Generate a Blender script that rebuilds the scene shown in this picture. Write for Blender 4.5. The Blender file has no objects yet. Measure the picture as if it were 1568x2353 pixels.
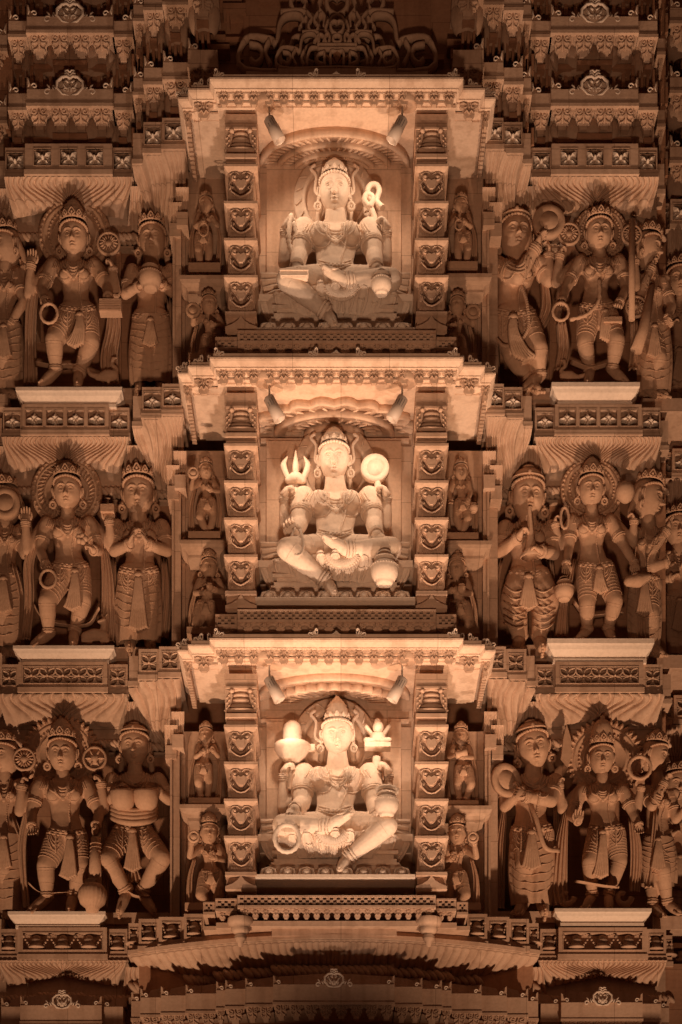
import bpy, math, random
import numpy as np
from mathutils import Vector, Matrix
from mathutils.bvhtree import BVHTree
R = math.radians
random.seed(7)
S = bpy.context.scene
C = S.collection

# ---------------------------------------------------------------- camera
D, KPX, HV, CAMZ = 16.0, 250.0, 3300.0, 1.6
cam_data = bpy.data.cameras.new('camera'); cam = bpy.data.objects.new('camera', cam_data); C.objects.link(cam)
cam.location = (0, -D, CAMZ); cam.rotation_euler = (R(90), 0, 0)
cam_data.sensor_fit = 'VERTICAL'; cam_data.sensor_height = 36; cam_data.sensor_width = 24
cam_data.lens = 36*D/(2353/KPX); cam_data.shift_y = (HV-1176.5)/2353
cam_data.clip_start = .1; cam_data.clip_end = 500
S.camera = cam
# ---------------------------------------------------------------- world: night, warm ambient fill added to lift the dark shadows
w = bpy.data.worlds.new('World'); S.world = w; w.use_nodes = True
nt = w.node_tree; bg = nt.nodes['Background']
bg.inputs[0].default_value = (.95, .46, .27, 1); bg.inputs[1].default_value = .08
S.view_settings.view_transform = 'Standard'; S.view_settings.look = 'None'
S.view_settings.exposure = 0; S.view_settings.gamma = 1
# ---------------------------------------------------------------- flood lamps standing on the forecourt
def flood(name, loc, target, power, color, size_deg, blend, rad=.12):
    l = bpy.data.lights.new(name, 'SPOT'); l.energy = power; l.color = color
    l.spot_size = R(size_deg); l.spot_blend = blend; l.shadow_soft_size = rad
    o = bpy.data.objects.new(name, l); C.objects.link(o); o.location = loc
    o.rotation_euler = (Vector(target)-Vector(loc)).to_track_quat('-Z', 'Y').to_euler()
    return o
WARM = (1, .65, .42)
flood('floodlight', (-3.3, -3.7, .4), (-1.2, 0, 13.2), 2300, WARM, 50, 1)
flood('floodlight', (3.4, -3.7, .4), (1.4, 0, 13.0), 2600, WARM, 50, 1)
flood('floodlight', (.2, -4.6, .4), (0, -.5, 12.2), 2200, (1, .72, .53), 37, 1)
flood('floodlight', (0, -12.5, .4), (0, -.5, 10.6), 2900, (1, .64, .41), 31, 1, .4)

# ---------------------------------------------------------------- materials
def stone(name, c1, c2, joints=False, sc=1.0):
    m = bpy.data.materials.new(name); m.use_nodes = True
    n = m.node_tree.nodes; L = m.node_tree.links; b = n['Principled BSDF']
    b.inputs['Roughness'].default_value = .82
    b.inputs['Specular IOR Level'].default_value = .25
    tc = n.new('ShaderNodeTexCoord'); geo = n.new('ShaderNodeNewGeometry')
    n1 = n.new('ShaderNodeTexNoise'); n1.inputs['Scale'].default_value = 2.2*sc; n1.inputs['Detail'].default_value = 6
    L.new(geo.outputs['Position'], n1.inputs['Vector'])
    n2 = n.new('ShaderNodeTexNoise'); n2.inputs['Scale'].default_value = 38; n2.inputs['Detail'].default_value = 5
    L.new(geo.outputs['Position'], n2.inputs['Vector'])
    # sedimentary streaks
    mp = n.new('ShaderNodeMapping'); mp.inputs['Scale'].default_value = (3, 3, 16)
    L.new(geo.outputs['Position'], mp.inputs['Vector'])
    n3 = n.new('ShaderNodeTexNoise'); n3.inputs['Scale'].default_value = 1.3; n3.inputs['Detail'].default_value = 4; n3.inputs['Distortion'].default_value = .6
    L.new(mp.outputs[0], n3.inputs['Vector'])
    r = n.new('ShaderNodeValToRGB'); r.color_ramp.elements[0].position = .3; r.color_ramp.elements[1].position = .72
    r.color_ramp.elements[0].color = (*c1, 1); r.color_ramp.elements[1].color = (*c2, 1)
    mix = n.new('ShaderNodeMath'); mix.operation = 'MULTIPLY_ADD'; mix.inputs[1].default_value = .45
    L.new(n3.outputs[0], mix.inputs[0])
    h = n.new('ShaderNodeMath'); h.operation = 'MULTIPLY'; h.inputs[1].default_value = .55
    L.new(n1.outputs[0], h.inputs[0]); L.new(h.outputs[0], mix.inputs[2]); L.new(mix.outputs[0], r.inputs[0])
    mc = n.new('ShaderNodeMixRGB'); mc.blend_type = 'MULTIPLY'; mc.inputs[0].default_value = 1
    r2 = n.new('ShaderNodeValToRGB'); r2.color_ramp.elements[0].position = .35; r2.color_ramp.elements[1].position = .6
    r2.color_ramp.elements[0].color = (.91, .90, .89, 1); r2.color_ramp.elements[1].color = (1, 1, 1, 1)
    L.new(n2.outputs[0], r2.inputs[0]); L.new(r.outputs[0], mc.inputs[1]); L.new(r2.outputs[0], mc.inputs[2])
    oi = n.new('ShaderNodeObjectInfo'); mr = n.new('ShaderNodeMapRange'); mr.inputs[3].default_value = .9; mr.inputs[4].default_value = 1.06
    L.new(oi.outputs['Random'], mr.inputs[0])
    vm = n.new('ShaderNodeVectorMath'); vm.operation = 'SCALE'
    L.new(mc.outputs[0], vm.inputs[0]); L.new(mr.outputs[0], vm.inputs['Scale'])
    L.new(vm.outputs[0], b.inputs['Base Color'])
    if joints:      # courses of ashlar with thin mortar lines, and faint old rain streaks
        mj = n.new('ShaderNodeMapping'); mj.inputs['Rotation'].default_value = (R(90), 0, 0)
        L.new(geo.outputs['Position'], mj.inputs['Vector'])
        bk = n.new('ShaderNodeTexBrick'); bk.inputs['Scale'].default_value = 1; bk.inputs['Brick Width'].default_value = .83; bk.inputs['Row Height'].default_value = .37
        bk.inputs['Mortar Size'].default_value = .0035; bk.inputs['Mortar Smooth'].default_value = .3
        bk.inputs['Color1'].default_value = (1, 1, 1, 1); bk.inputs['Color2'].default_value = (.84, .81, .80, 1); bk.inputs['Mortar'].default_value = (.5, .45, .42, 1)
        L.new(mj.outputs[0], bk.inputs['Vector'])
        m2 = n.new('ShaderNodeMixRGB'); m2.blend_type = 'MULTIPLY'; m2.inputs[0].default_value = .8
        L.new(vm.outputs[0], m2.inputs[1]); L.new(bk.outputs[0], m2.inputs[2])
        ms = n.new('ShaderNodeMapping'); ms.inputs['Scale'].default_value = (9, 9, .9); L.new(geo.outputs['Position'], ms.inputs['Vector'])
        n4 = n.new('ShaderNodeTexNoise'); n4.inputs['Scale'].default_value = 1; n4.inputs['Detail'].default_value = 3; L.new(ms.outputs[0], n4.inputs['Vector'])
        r4 = n.new('ShaderNodeValToRGB'); r4.color_ramp.elements[0].position = .36; r4.color_ramp.elements[1].position = .5
        r4.color_ramp.elements[0].color = (.77, .73, .70, 1); r4.color_ramp.elements[1].color = (1, 1, 1, 1)
        L.new(n4.outputs[0], r4.inputs[0]); m5 = n.new('ShaderNodeMixRGB'); m5.blend_type = 'MULTIPLY'; m5.inputs[0].default_value = .7
        L.new(m2.outputs[0], m5.inputs[1]); L.new(r4.outputs[0], m5.inputs[2]); L.new(m5.outputs[0], b.inputs['Base Color'])
    bp = n.new('ShaderNodeBump'); bp.inputs['Strength'].default_value = .35; bp.inputs['Distance'].default_value = .006
    L.new(n2.outputs[0], bp.inputs['Height']); L.new(bp.outputs[0], b.inputs['Normal'])
    return m
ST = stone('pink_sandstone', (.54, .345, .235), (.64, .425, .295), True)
SW = stone('shade_sandstone', (.40, .195, .11), (.50, .27, .16), True)  # same stone, darker and redder: shade of the recesses put into its colour
SF = stone('figure_sandstone', (.48, .28, .175), (.58, .355, .23), sc=.7)
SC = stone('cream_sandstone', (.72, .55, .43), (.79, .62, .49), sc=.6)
def plain(name, c, rough=.5, metal=0):
    m = bpy.data.materials.new(name); m.use_nodes = True; b = m.node_tree.nodes['Principled BSDF']
    b.inputs['Base Color'].default_value = (*c, 1); b.inputs['Roughness'].default_value = rough; b.inputs['Metallic'].default_value = metal
    return m
LAMPM = plain('lamp_paint', (.52, .40, .32), .5)
SN = stone('lit_niche_sandstone', (.70, .49, .355), (.77, .56, .415), True)  # paler copy of the pink stone, lamp glow of the niches painted in
DARKM = plain('lamp_slot', (.05, .04, .035), .8)

# ---------------------------------------------------------------- helpers
def sc_at(y): return KPX*D/(D+y)
def P(u, v, y=0.0):
    s = sc_at(y); return np.array([(u-784)/s, y, CAMZ+(HV-v)/s])
def X(u, y): return (u-784)/sc_at(y)
def Z(v, y): return CAMZ+(HV-v)/sc_at(y)
class M:
    def __init__(s): s.v = []; s.f = []; s.sm = []; s.n = 0
    def add(s, v, f, smooth=False):
        v = np.asarray(v, float).reshape(-1, 3)
        s.v.append(v); s.f += [tuple(int(i)+s.n for i in q) for q in f]; s.sm += [smooth]*len(f); s.n += len(v)
        return s
    def box(s, x0, x1, y0, y1, z0, z1):
        v = [(x, y, z) for z in (z0, z1) for y in (y0, y1) for x in (x0, x1)]
        return s.add(v, [(0,2,3,1),(4,5,7,6),(0,1,5,4),(2,6,7,3),(0,4,6,2),(1,3,7,5)])
    def pbox(s, u0, u1, v0, v1, y0, y1):      # front face seen at the given place, real depth behind it
        return s.box(X(u0, y0), X(u1, y0), y0, y1, Z(v1, y0), Z(v0, y0))
    def grid(s, A, closed_u=False, closed_v=False, smooth=True, flip=False):
        A = np.asarray(A); nu, nv = A.shape[:2]
        f = []
        for i in range(nu if closed_u else nu-1):
            a = i*nv; b = ((i+1) % nu)*nv
            for j in range(nv if closed_v else nv-1):
                k = (j+1) % nv
                q = (a+j, b+j, b+k, a+k)
                f.append(q[::-1] if flip else q)
        return s.add(A.reshape(-1, 3), f, smooth)
    def tube(s, pts, rad, n=6, closed=False, flat=1.0, ref=None, caps=True):
        p = np.asarray(pts, float); m = len(p)
        r = np.ones(m)*rad if np.isscalar(rad) else np.asarray(rad, float)
        t = np.roll(p, -1, 0)-np.roll(p, 1, 0) if closed else np.gradient(p, axis=0)
        t /= np.linalg.norm(t, axis=1)[:, None]+1e-9
        rf = np.array(ref if ref is not None else (0, 1, .02), float)
        a = np.cross(t, rf); na = np.linalg.norm(a, axis=1)
        bad = na < 1e-3
        if bad.any(): a[bad] = np.cross(t[bad], (1, 0, .03))
        a /= np.linalg.norm(a, axis=1)[:, None]
        for i in range(1, m):
            if np.dot(a[i], a[i-1]) < 0: a[i] = -a[i]
        b = np.cross(t, a)
        th = np.arange(n)*2*math.pi/n
        A = p[:, None] + r[:, None, None]*(np.cos(th)[None, :, None]*a[:, None]+flat*np.sin(th)[None, :, None]*b[:, None])
        s.grid(A, closed_u=closed, closed_v=True)
        if caps and not closed:
            o = s.n-m*n
            s.f.append(tuple(range(o, o+n))); s.sm.append(False)
            s.f.append(tuple(range(o+(m-1)*n, o+m*n))[::-1]); s.sm.append(False)
        return s
    def ell(s, c, r, rot=None, nu=12, nv=8):
        th = np.linspace(0, math.pi, nv+1); ph = np.arange(nu)*2*math.pi/nu
        A = np.stack([np.outer(np.sin(th), np.cos(ph)), np.outer(np.sin(th), np.sin(ph)), np.outer(np.cos(th), np.ones(nu))], -1)
        r = np.ones(3)*r if np.isscalar(r) else np.array(r)
        A = A*r
        if rot is not None: A = A@np.array(rot).T
        return s.grid(A+np.array(c), closed_v=True)
    def caps(s, p, r, n=10):                   # round-ended limb through the points p with radii r
        p = [np.array(q, float) for q in p]
        P2, R2 = [], []
        d = p[0]-p[1]; d /= np.linalg.norm(d)+1e-9
        for a in (85, 55, 25): P2.append(p[0]+d*r[0]*math.sin(R(a))); R2.append(r[0]*math.cos(R(a)))
        q, rr = smooth_path(p, r); P2 += list(q); R2 += list(rr)
        d = p[-1]-p[-2]; d /= np.linalg.norm(d)+1e-9
        for a in (25, 55, 85): P2.append(p[-1]+d*r[-1]*math.sin(R(a))); R2.append(r[-1]*math.cos(R(a)))
        return s.tube(P2, R2, n)
    def lathe(s, prof, o=(0,0,0), axis=(0,0,1), n=24, flute=0, fd=.08, arc=(0, 360), smooth=True, twist=0, yscale=1):
        # prof = [(radius, height)]
        ax = Vector(axis).normalized(); q = Vector((0,0,1)).rotation_difference(ax)
        full = arc[1]-arc[0] >= 360
        ph = np.radians(np.linspace(arc[0], arc[1], n, endpoint=not full))
        k = 1+fd*np.abs(np.sin(ph*flute/2)) if flute else np.ones(n)
        rows = []
        for i, (r, h) in enumerate(prof):
            kk = 1+fd*np.abs(np.sin((ph+twist*i)*flute/2)) if flute else k
            rows.append(np.stack([r*kk*np.cos(ph), r*kk*np.sin(ph)*yscale, np.ones(n)*h], -1))
        A = np.array(rows); Rm = np.array(q.to_matrix())
        A = A@Rm.T+np.array(o)
        return s.grid(A, closed_v=full, smooth=smooth, flip=False)
    def plate(s, pts, y0, y1, fr=None):        # outline of (x, z) extruded from y0 (front) to y1
        n = len(pts)
        v = [(x, y0, z) for x, z in pts]+[(x, y1, z) for x, z in pts]
        f = [tuple(range(n))[::-1], tuple(range(n, 2*n))]+[(i, (i+1) % n, (i+1) % n+n, i+n) for i in range(n)]
        return s.add(v, f)
    def pplate(s, pts, y0, y1): return s.plate([(X(u, y0), Z(v, y0)) for u, v in pts], y0, y1)
    def sweep(s, plan, prof):                  # plan: (x,y) left to right, profile: (outward, z); outward = toward the viewer
        pl = [np.array(p, float) for p in plan]; n = len(pl); off = []
        for i in range(n):
            ns = []
            for a, b in ((i-1, i), (i, i+1)):
                if a < 0 or b >= n: continue
                d = pl[b]-pl[a]; d /= np.linalg.norm(d)+1e-9; ns.append(np.array([d[1], -d[0]]))
            if len(ns) == 1: off.append(ns[0])
            else:
                m = ns[0]+ns[1]; k = 1+np.dot(ns[0], ns[1]); off.append(m/max(k, .3))
        A = np.array([[(*(pl[i]+off[i]*o), z) for o, z in prof] for i in range(n)])
        o0 = s.n; m = len(prof)
        s.grid(A, smooth=False)
        s.f.append(tuple(range(o0, o0+m))); s.sm.append(False)
        s.f.append(tuple(range(o0+(n-1)*m, o0+n*m))[::-1]); s.sm.append(False)
        return s
    def mesh(s, name):
        me = bpy.data.meshes.new(name)
        V = np.concatenate(s.v) if s.v else np.zeros((0, 3))
        me.from_pydata(V.tolist(), [], s.f); me.polygons.foreach_set('use_smooth', s.sm); me.update()
        return me
    def build(s, name, parent=None, mat=None):
        me = s.mesh(name)
        o = bpy.data.objects.new(name, me); C.objects.link(o)
        me.materials.append(mat or ST)
        if parent is not None:
            o.parent = parent; o.matrix_parent_inverse = Matrix.Translation(-parent.location)
        return o
def tag(o, label=None, cat=None, group=None, kind=None):
    for k, v in (('label', label), ('category', cat), ('group', group), ('kind', kind)):
        if v: o[k] = v
    return o
def empty(name, loc, label, cat, group=None):
    o = bpy.data.objects.new(name, None); C.objects.link(o); o.location = [float(a) for a in loc]; o.empty_display_size = .1
    return tag(o, label, cat, group)
def smooth_path(p, r=None, k=5):
    p = np.array(p, float); m = len(p); out = []; ro = []
    r = None if r is None else (np.ones(m)*r if np.isscalar(r) else np.array(r, float))
    e = np.vstack([2*p[0]-p[1], p, 2*p[-1]-p[-2]])
    for i in range(m-1):
        a, b, c, d = e[i:i+4]
        for t in np.linspace(0, 1, k, endpoint=False):
            out.append(.5*((2*b)+(c-a)*t+(2*a-5*b+4*c-d)*t*t+(3*b-a-3*c+d)*t**3))
            if r is not None: ro.append(r[i]*(1-t)+r[i+1]*t)
    out.append(p[-1])
    if r is not None: ro.append(r[-1]); return np.array(out), np.array(ro)
    return np.array(out)
def spiral(cx, cy, r0, r1, a0, a1, n=12):
    return [(cx+(r0+(r1-r0)*i/(n-1))*math.cos(R(a0+(a1-a0)*i/(n-1))), cy+(r0+(r1-r0)*i/(n-1))*math.sin(R(a0+(a1-a0)*i/(n-1)))) for i in range(n)]
def orn(mb, paths, u, v, k, y, mir=1, rad=1.6, flat=1.3, n=5):
    # paths in small ornament units (x right, y down); laid on the vertical face at depth y
    for q in paths:
        r = rad
        if isinstance(q, tuple) and len(q) == 2 and not np.isscalar(q[1]) and isinstance(q[0], (int, float)): r, q = q
        pts = [P(u+mir*a*k, v+b*k, y) for a, b in q]
        m = len(pts); rr = [r*k/KPX*(1 if i else .55) for i in range(m)]
        rr[-1] *= .7
        mb.tube(pts, rr, n, flat=flat)
# ================================================================ carved ornament units (small units: 1 = 4 mm)
SCR = spiral(0, 0, 7, 1.5, -90, 330, 13)
def shifted(q, a, b, m=1): return [(a+m*x, b+y) for x, y in q]
BIGDROP = [shifted(SCR, 9, 8, 1), shifted(SCR, -9, 8, -1), (2.6, [(0, 2), (0, 14), (0, 30)]),
    (2.2, [(1, 12), (7, 17), (13, 16), (15, 21), (12, 25)]), (2.2, [(-1, 12), (-7, 17), (-13, 16), (-15, 21), (-12, 25)]),
    (2.0, [(1, 20), (6, 27), (11, 28), (11, 33)]), (2.0, [(-1, 20), (-6, 27), (-11, 28), (-11, 33)])]
SMALLDROP = [(1.5, [(-17, 3), (-10, 1), (-4, 4), (-5, 9), (-9, 8)]), (1.5, [(17, 3), (10, 1), (4, 4), (5, 9), (9, 8)]),
    (1.5, [(0, 2), (0, 9)]), (1.6, [(-8, 16), (-4, 12), (0, 18), (4, 12), (8, 16)])]
ACANTH = [(2.2, [(0, -1), (0, -8), (4, -14), (3, -22), (-2, -24), (-4, -20), (-1, -18)]), (2.2, [(2, -3), (9, -6), (14, -12), (20, -12), (22, -7), (18, -4), (15, -6)]),
    (2.0, [(4, -2), (10, -1), (14, -2), (18, 2), (14, 4)]), (1.8, [(1, -10), (6, -9), (9, -13), (8, -17)]), (1.7, [(-3, -2), (-4, -12), (-5, -20)])]
CURL = [(2.2, [(-13, 0), (-12, -10), (-8, -17), (-10, -24), (-13, -28)]), (2.0, spiral(-3, -5, 7, 1.5, 200, 560, 12)), (1.5, [(-13, -2), (-6, 1), (3, 1)])]
def cartouche(mb, u, v, k, y):
    L = [(3.0, [(0, 2), (14, -1), (24, -12), (25, -25), (16, -34), (6, -36), (0, -32)]), (2.2, spiral(8, -9, 6.5, 1.5, 120, 480, 12)),
         (2.2, [(3, -5), (10, -16), (14, -26), (8, -28), (3, -24)]), (2.2, [(24, -8), (31, -18), (33, -14), (29, -6)]), (2.4, spiral(43, -5, 7, 2, -160, 200, 12)),
         (2.0, [(36, -6), (40, -16), (44, -20)]), (2.4, [(0, -36), (5, -42), (10, -40), (9, -46), (3, -47), (0, -43)]), (1.8, [(0, -2), (2, -12), (0, -20)])]
    for m in (1, -1): orn(mb, L, u, v, k, y, m)
    mb.pplate([(u-20*k, v), (u-22*k, v-22*k), (u-8*k, v-34*k), (u+8*k, v-34*k), (u+22*k, v-22*k), (u+20*k, v)], y+.03, y+.09)
def sheared(fn, z0, k):
    t = M(); fn(t)
    for a in t.v: a[:, 1] += k*(z0-a[:, 2])
    return t
def merge(mb, t):
    o = mb.n; mb.v += t.v; mb.n += t.n; mb.f += [tuple(i+o for i in q) for q in t.f]; mb.sm += t.sm
def drops(mb, u0, u1, v, n, h, y, big=True, tilt=.3):
    wd = (u1-u0)/n; k = wd/(42 if big else 34); kh = h/(40 if big else 24)
    def fn(t):
        for i in range(n):
            uc = u0+wd*(i+.5); a = wd/2*.96
            if big: o = [(-a, 0), (a, 0), (a, h*.2), (a*.55, h*.38), (a*.72, h*.6), (a*.42, h*.8), (a*.38, h), (-a*.38, h), (-a*.42, h*.8), (-a*.72, h*.6), (-a*.55, h*.38), (-a, h*.2)]
            else: o = [(-wd/2, 0), (wd/2, 0), (wd/2, h*.3), (a*.62, h*.42), (a*.5, h*.62), (a*.62, h*.75), (a*.3, h), (-a*.3, h), (-a*.62, h*.75), (-a*.5, h*.62), (-a*.62, h*.42), (-wd/2, h*.3)]
            t.pplate([(uc+p, v+q) for p, q in o], y, y+(.07 if big else .035))
            orn(t, [(q[0], [(a_, b_*kh/k) for a_, b_ in q[1]]) if isinstance(q, tuple) else [(a_, b_*kh/k) for a_, b_ in q] for q in (BIGDROP if big else SMALLDROP)],
                uc, v, k, y-.004, 1, 1.7)
    merge(mb, sheared(fn, Z(v, y), tilt))

# ================================================================ carved frieze panels
def leaf(mb, c, ang, L, wd, y, h, raise_=.03):
    # pointed leaf lying in the vertical plane, its ridge raised toward the viewer
    ca, sa = math.cos(ang), math.sin(ang)
    pts = [(0, 0, .3), (.35, .8, 0), (.62, .85, 0), (1, 0, .15), (.62, -.85, 0), (.35, -.8, 0), (.45, 0, 1)]
    v = [(c[0]+ca*a*L-sa*b*wd/2, y-q*raise_, c[1]+sa*a*L+ca*b*wd/2) for a, b, q in pts]
    v += [(x, y+.03, z) for x, _, z in v[:6]]
    f = [(6, i, (i+1) % 6) for i in range(6)]+[(i, i+7, (i+1) % 6+7, (i+1) % 6) for i in range(6)]
    f = [q[::-1] for q in f]
    mb.add(v, f, False)
def carving(mc, style, u0, u1, v0, v1, y, n):
    x0, x1 = X(u0, y), X(u1, y); z1, z0 = Z(v0, y), Z(v1, y); H = z1-z0
    if style in ('flower', 'star'):
        cx, cz = (x0+x1)/2, (z0+z1)/2; W = (x1-x0)
        yb = y+.035
        if style == 'flower':
            for a in range(4): leaf(mc, (cx, cz), R(45+90*a), math.hypot(W, H)/2*.98, W*.46, yb, 0, .045)
            for a in range(4): leaf(mc, (cx, cz), R(90*a), (W if a % 2 == 0 else H)/2, W*.14, yb+.01, 0, .04)
            mc.ell((cx, yb-.03, cz), (W*.10, .035, W*.10), nu=14, nv=8)
            mc.lathe([(W*.09, 0), (W*.14, .0), (W*.14, .02)], (cx, yb-.02, cz), (0, 1, 0), 14)
        else:
            for a in range(4): leaf(mc, (cx, cz), R(90*a), (W if a % 2 == 0 else H)/2*1.02, W*.2, yb, 0, .04)
            for a in range(4): leaf(mc, (cx, cz), R(45+90*a), W*.3, W*.12, yb, 0, .04)
            d = W*.12
            mc.add([(cx-d, yb-.045, cz), (cx, yb-.045, cz-d), (cx+d, yb-.045, cz), (cx, yb-.045, cz+d), (cx, yb-.07, cz)], [(0,1,4),(1,2,4),(2,3,4),(3,0,4)])
    elif style == 'ring':
        yb = y+.03; r = H/2; k = max(1, round((x1-x0)/H)); wdt = (x1-x0)/k
        for i in range(k):
            cx, cz = x0+wdt*(i+.5), (z0+z1)/2
            th = np.linspace(0, 2*math.pi, 20, endpoint=False)
            for q in range(4):
                a = R(45+90*q)
                for sgn in (1, -1):
                    L = math.hypot(wdt, H)/2
                    pts = [(cx+math.cos(a)*t*L-math.sin(a)*sgn*math.sin(math.pi*t)*L*.27, yb-.01, cz+math.sin(a)*t*L+math.cos(a)*sgn*math.sin(math.pi*t)*L*.27) for t in np.linspace(.08, 1, 8)]
                    mc.tube(pts, .0085, 5)
            for q in range(4):
                a = R(90*q); mc.tube([(cx, yb-.01, cz), (cx+math.cos(a)*wdt/2, yb-.01, cz+math.sin(a)*H/2)], .008, 5)
            mc.ell((cx, yb-.015, cz), (r*.16, .03, r*.16))
    elif style == 'bell':
        yb = y+.05; k = n; wdt = (x1-x0)/k
        for i in range(k):
            cx = x0+wdt*(i+.5)
            mc.lathe([(.012, 0), (.03, -.01), (.035, -.035), (.055, -.05), (.045, -.075), (.06, -.1), (.085, -.115), (.075, -.125), (.02, -.13), (.018, -.15), (0, -.15)], (cx, yb-.005, z1-.01), n=16)
            t = np.linspace(-1, 1, 15)
            for q in t:
                mc.ell((cx+q*wdt/2*.98, yb-.035, z1-.03-(1-q*q)*(H-.045)), .0105, nu=7, nv=5)
            mc.ell((cx-wdt/2, yb-.04, z1-.03), (.017, .017, .016)); mc.ell((cx+wdt/2, yb-.04, z1-.03), (.017, .017, .016))
def frieze_block(mf, mc, u0, u1, v0, v1, y, n, style, back=.32):
    # v0, v1 are given for the main bay's front; the block keeps that real height at its own depth
    za, zb = Z(v0, -.15), Z(v1, -.15)
    V = lambda z: HV-(z-CAMZ)*sc_at(y)
    a0, a1 = V(za), V(zb); h = a1-a0
    h0, h1 = a0+h*.2, a1-h*.17
    g = (u1-u0); one = style in ('ring', 'bell')
    hole = (h1-h0)*1.02
    if one or n == 0:
        m = g*(.055 if g > 100 else .14); spans = [(u0+m, u1-m)] if n else []
    else:
        gap = (g-n*hole)/(n+1)
        if gap < 3: hole = (g-3*(n+1))/n; gap = 3
        spans = [(u0+gap+i*(hole+gap), u0+gap+i*(hole+gap)+hole) for i in range(n)]
    T = .075
    if spans:
        mf.pbox(u0, u1, a0, h0, y, y+T); mf.pbox(u0, u1, h1, a1, y, y+T)
        e = [u0]+[q for s_ in spans for q in s_]+[u1]
        for i in range(0, len(e), 2): mf.pbox(e[i], e[i+1], h0, h1, y, y+T)
        for s_ in spans: carving(mc, style, s_[0], s_[1], h0, h1, y, n)
        for s_ in spans:   # thin raised fillet round each opening
            e2 = 1.5
            for q in ((s_[0]-e2, s_[1]+e2, h0-e2, h0), (s_[0]-e2, s_[1]+e2, h1, h1+e2), (s_[0]-e2, s_[0], h0, h1), (s_[1], s_[1]+e2, h0, h1)):
                mf.box(X(q[0], y), X(q[1], y), y-.006, y+.01, Z(q[3], y), Z(q[2], y))
        yb = y+T+.002
    else: yb = y
    mf.box(X(u0, y)+(.002 if spans else 0), X(u1, y)-(.002 if spans else 0), yb, back, zb+.003, za-.003)
    # lip under the block
    mf.box(X(u0, y)-.008, X(u1, y)+.008, y-.014, back, zb-.045, zb)
    return zb-.045
def petals(mb, uc, wt, wb, z0, z1, y0, y1, N=26, p=1.7, sag=.0, amp=.02, skew=0, squash=.5, rolled=False):
    ns, ntt = N*8+1, 16
    s = np.linspace(-1, 1, ns)[:, None]; t = np.linspace(0, 1, ntt)[None, :]
    xc0, xc1 = X(uc, y0), X(uc+skew, y1); W0, W1 = wt/sc_at(y0), wb/sc_at(y1)
    e = t*t*(3-2*t)
    f = s*(1-e)+np.sign(s)*np.abs(s)**p*e + .10*np.sin(2*math.pi*t)*np.sin(math.pi*s)*np.sign(1)
    x = xc0+(xc1-xc0)*t + f*(W0+(W1-W0)*e)
    y = y0+(y1-y0)*(t**.85)
    cy = .5*t+.5*(t-np.sin(2*math.pi*t)*.14)
    z = z0+(z1-z0)*(squash*cy+(1-squash)*e) - sag*(s**2)*t
    d = amp*np.abs(np.sin(math.pi*N*s/2))**.7*(1-.25*t)*np.minimum(1, .35+3*t)
    if rolled: d = d+.035*np.exp(-((t-.08)/.07)**2)*np.abs(np.sin(math.pi*N*s/2))**.5
    A = np.stack([x*np.ones_like(t), y-.75*d, z-.6*d], -1)
    mb.grid(A, flip=True)
def rope(mb, u0, u1, v, y, r=.03, step=None):
    x0, x1 = X(u0, y), X(u1, y); z = Z(v, y); st = step or r*1.25
    n = max(2, int((x1-x0)/st)); a = R(48)
    rot = [[math.cos(a), 0, -math.sin(a)], [0, 1, 0], [math.sin(a), 0, math.cos(a)]]
    for i in range(n): mb.ell((x0+(i+.5)*(x1-x0)/n, y, z), (max(st*.5, r*.7), r, r*1.5), rot, 8, 6)

# segments of the stepped plan: (u0, u1, depth, openings)
LB = {1: [(-60, 12, .06, 0), (12, 58, -.10, 1), (58, 258, -.15, 3), (258, 305, -.10, 1)], 2: [(-60, 5, .06, 0), (7, 50, -.10, 1), (50, 250, -.15, 4), (250, 298, -.10, 1)],
      3: [(-60, -2, .06, 0), (0, 43, -.10, 1), (43, 247, -.15, 4), (247, 294, -.10, 1)], 4: [(-60, -4, .06, 0), (-2, 42, -.10, 1), (42, 246, -.15, 3), (246, 293, -.10, 1)]}
LS = {1: [(306, 330, -.28, 0), (330, 373, -.41, 1), (373, 425, -.46, 1)], 2: [(306, 327, -.28, 0), (327, 373, -.41, 1), (373, 420, -.46, 1)],
      3: [(297, 318, -.28, 0), (319, 366, -.41, 1), (366, 415, -.46, 1)], 4: [(296, 319, -.28, 1), (319, 365, -.41, 1), (365, 423, -.47, 1), (423, 470, -.56, 1)]}
RB = {1: [(1221, 1268, -.10, 1), (1268, 1467, -.15, 3), (1467, 1511, -.10, 1), (1511, 1527, .1, 0)], 2: [(1230, 1276, -.10, 1), (1276, 1475, -.15, 4), (1475, 1518, -.10, 1), (1518, 1536, .1, 0)],
      3: [(1230, 1277, -.10, 1), (1277, 1479, -.15, 4), (1479, 1523, -.10, 1), (1523, 1542, .1, 0)], 4: [(1242, 1284, -.10, 1), (1284, 1487, -.15, 3), (1487, 1531, -.10, 1), (1531, 1545, .1, 1)]}
RS = {1: [(1118, 1157, -.46, 1), (1157, 1201, -.41, 1), (1201, 1220, -.28, 0)], 2: [(1119, 1158, -.46, 1), (1158, 1201, -.41, 1), (1201, 1222, -.28, 0)],
      3: [(1122, 1163, -.46, 1), (1163, 1210, -.41, 1), (1210, 1229, -.28, 0)], 4: [(1074, 1120, -.56, 1), (1120, 1171, -.47, 1), (1171, 1216, -.41, 1), (1216, 1238, -.28, 1)]}
RF = {1: [(1503, 1541, .62, 1), (1541, 1590, .56, 1), (1590, 1640, .62, 0)], 2: [(1508, 1545, .62, 1), (1545, 1595, .56, 1)], 3: [(1512, 1549, .62, 1), (1549, 1600, .56, 1)], 4: [(1536, 1600, .35, 1)]}
FV = {1: (330, 391), 2: (929, 989), 3: (1521, 1580), 4: (2131, 2193)}
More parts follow.
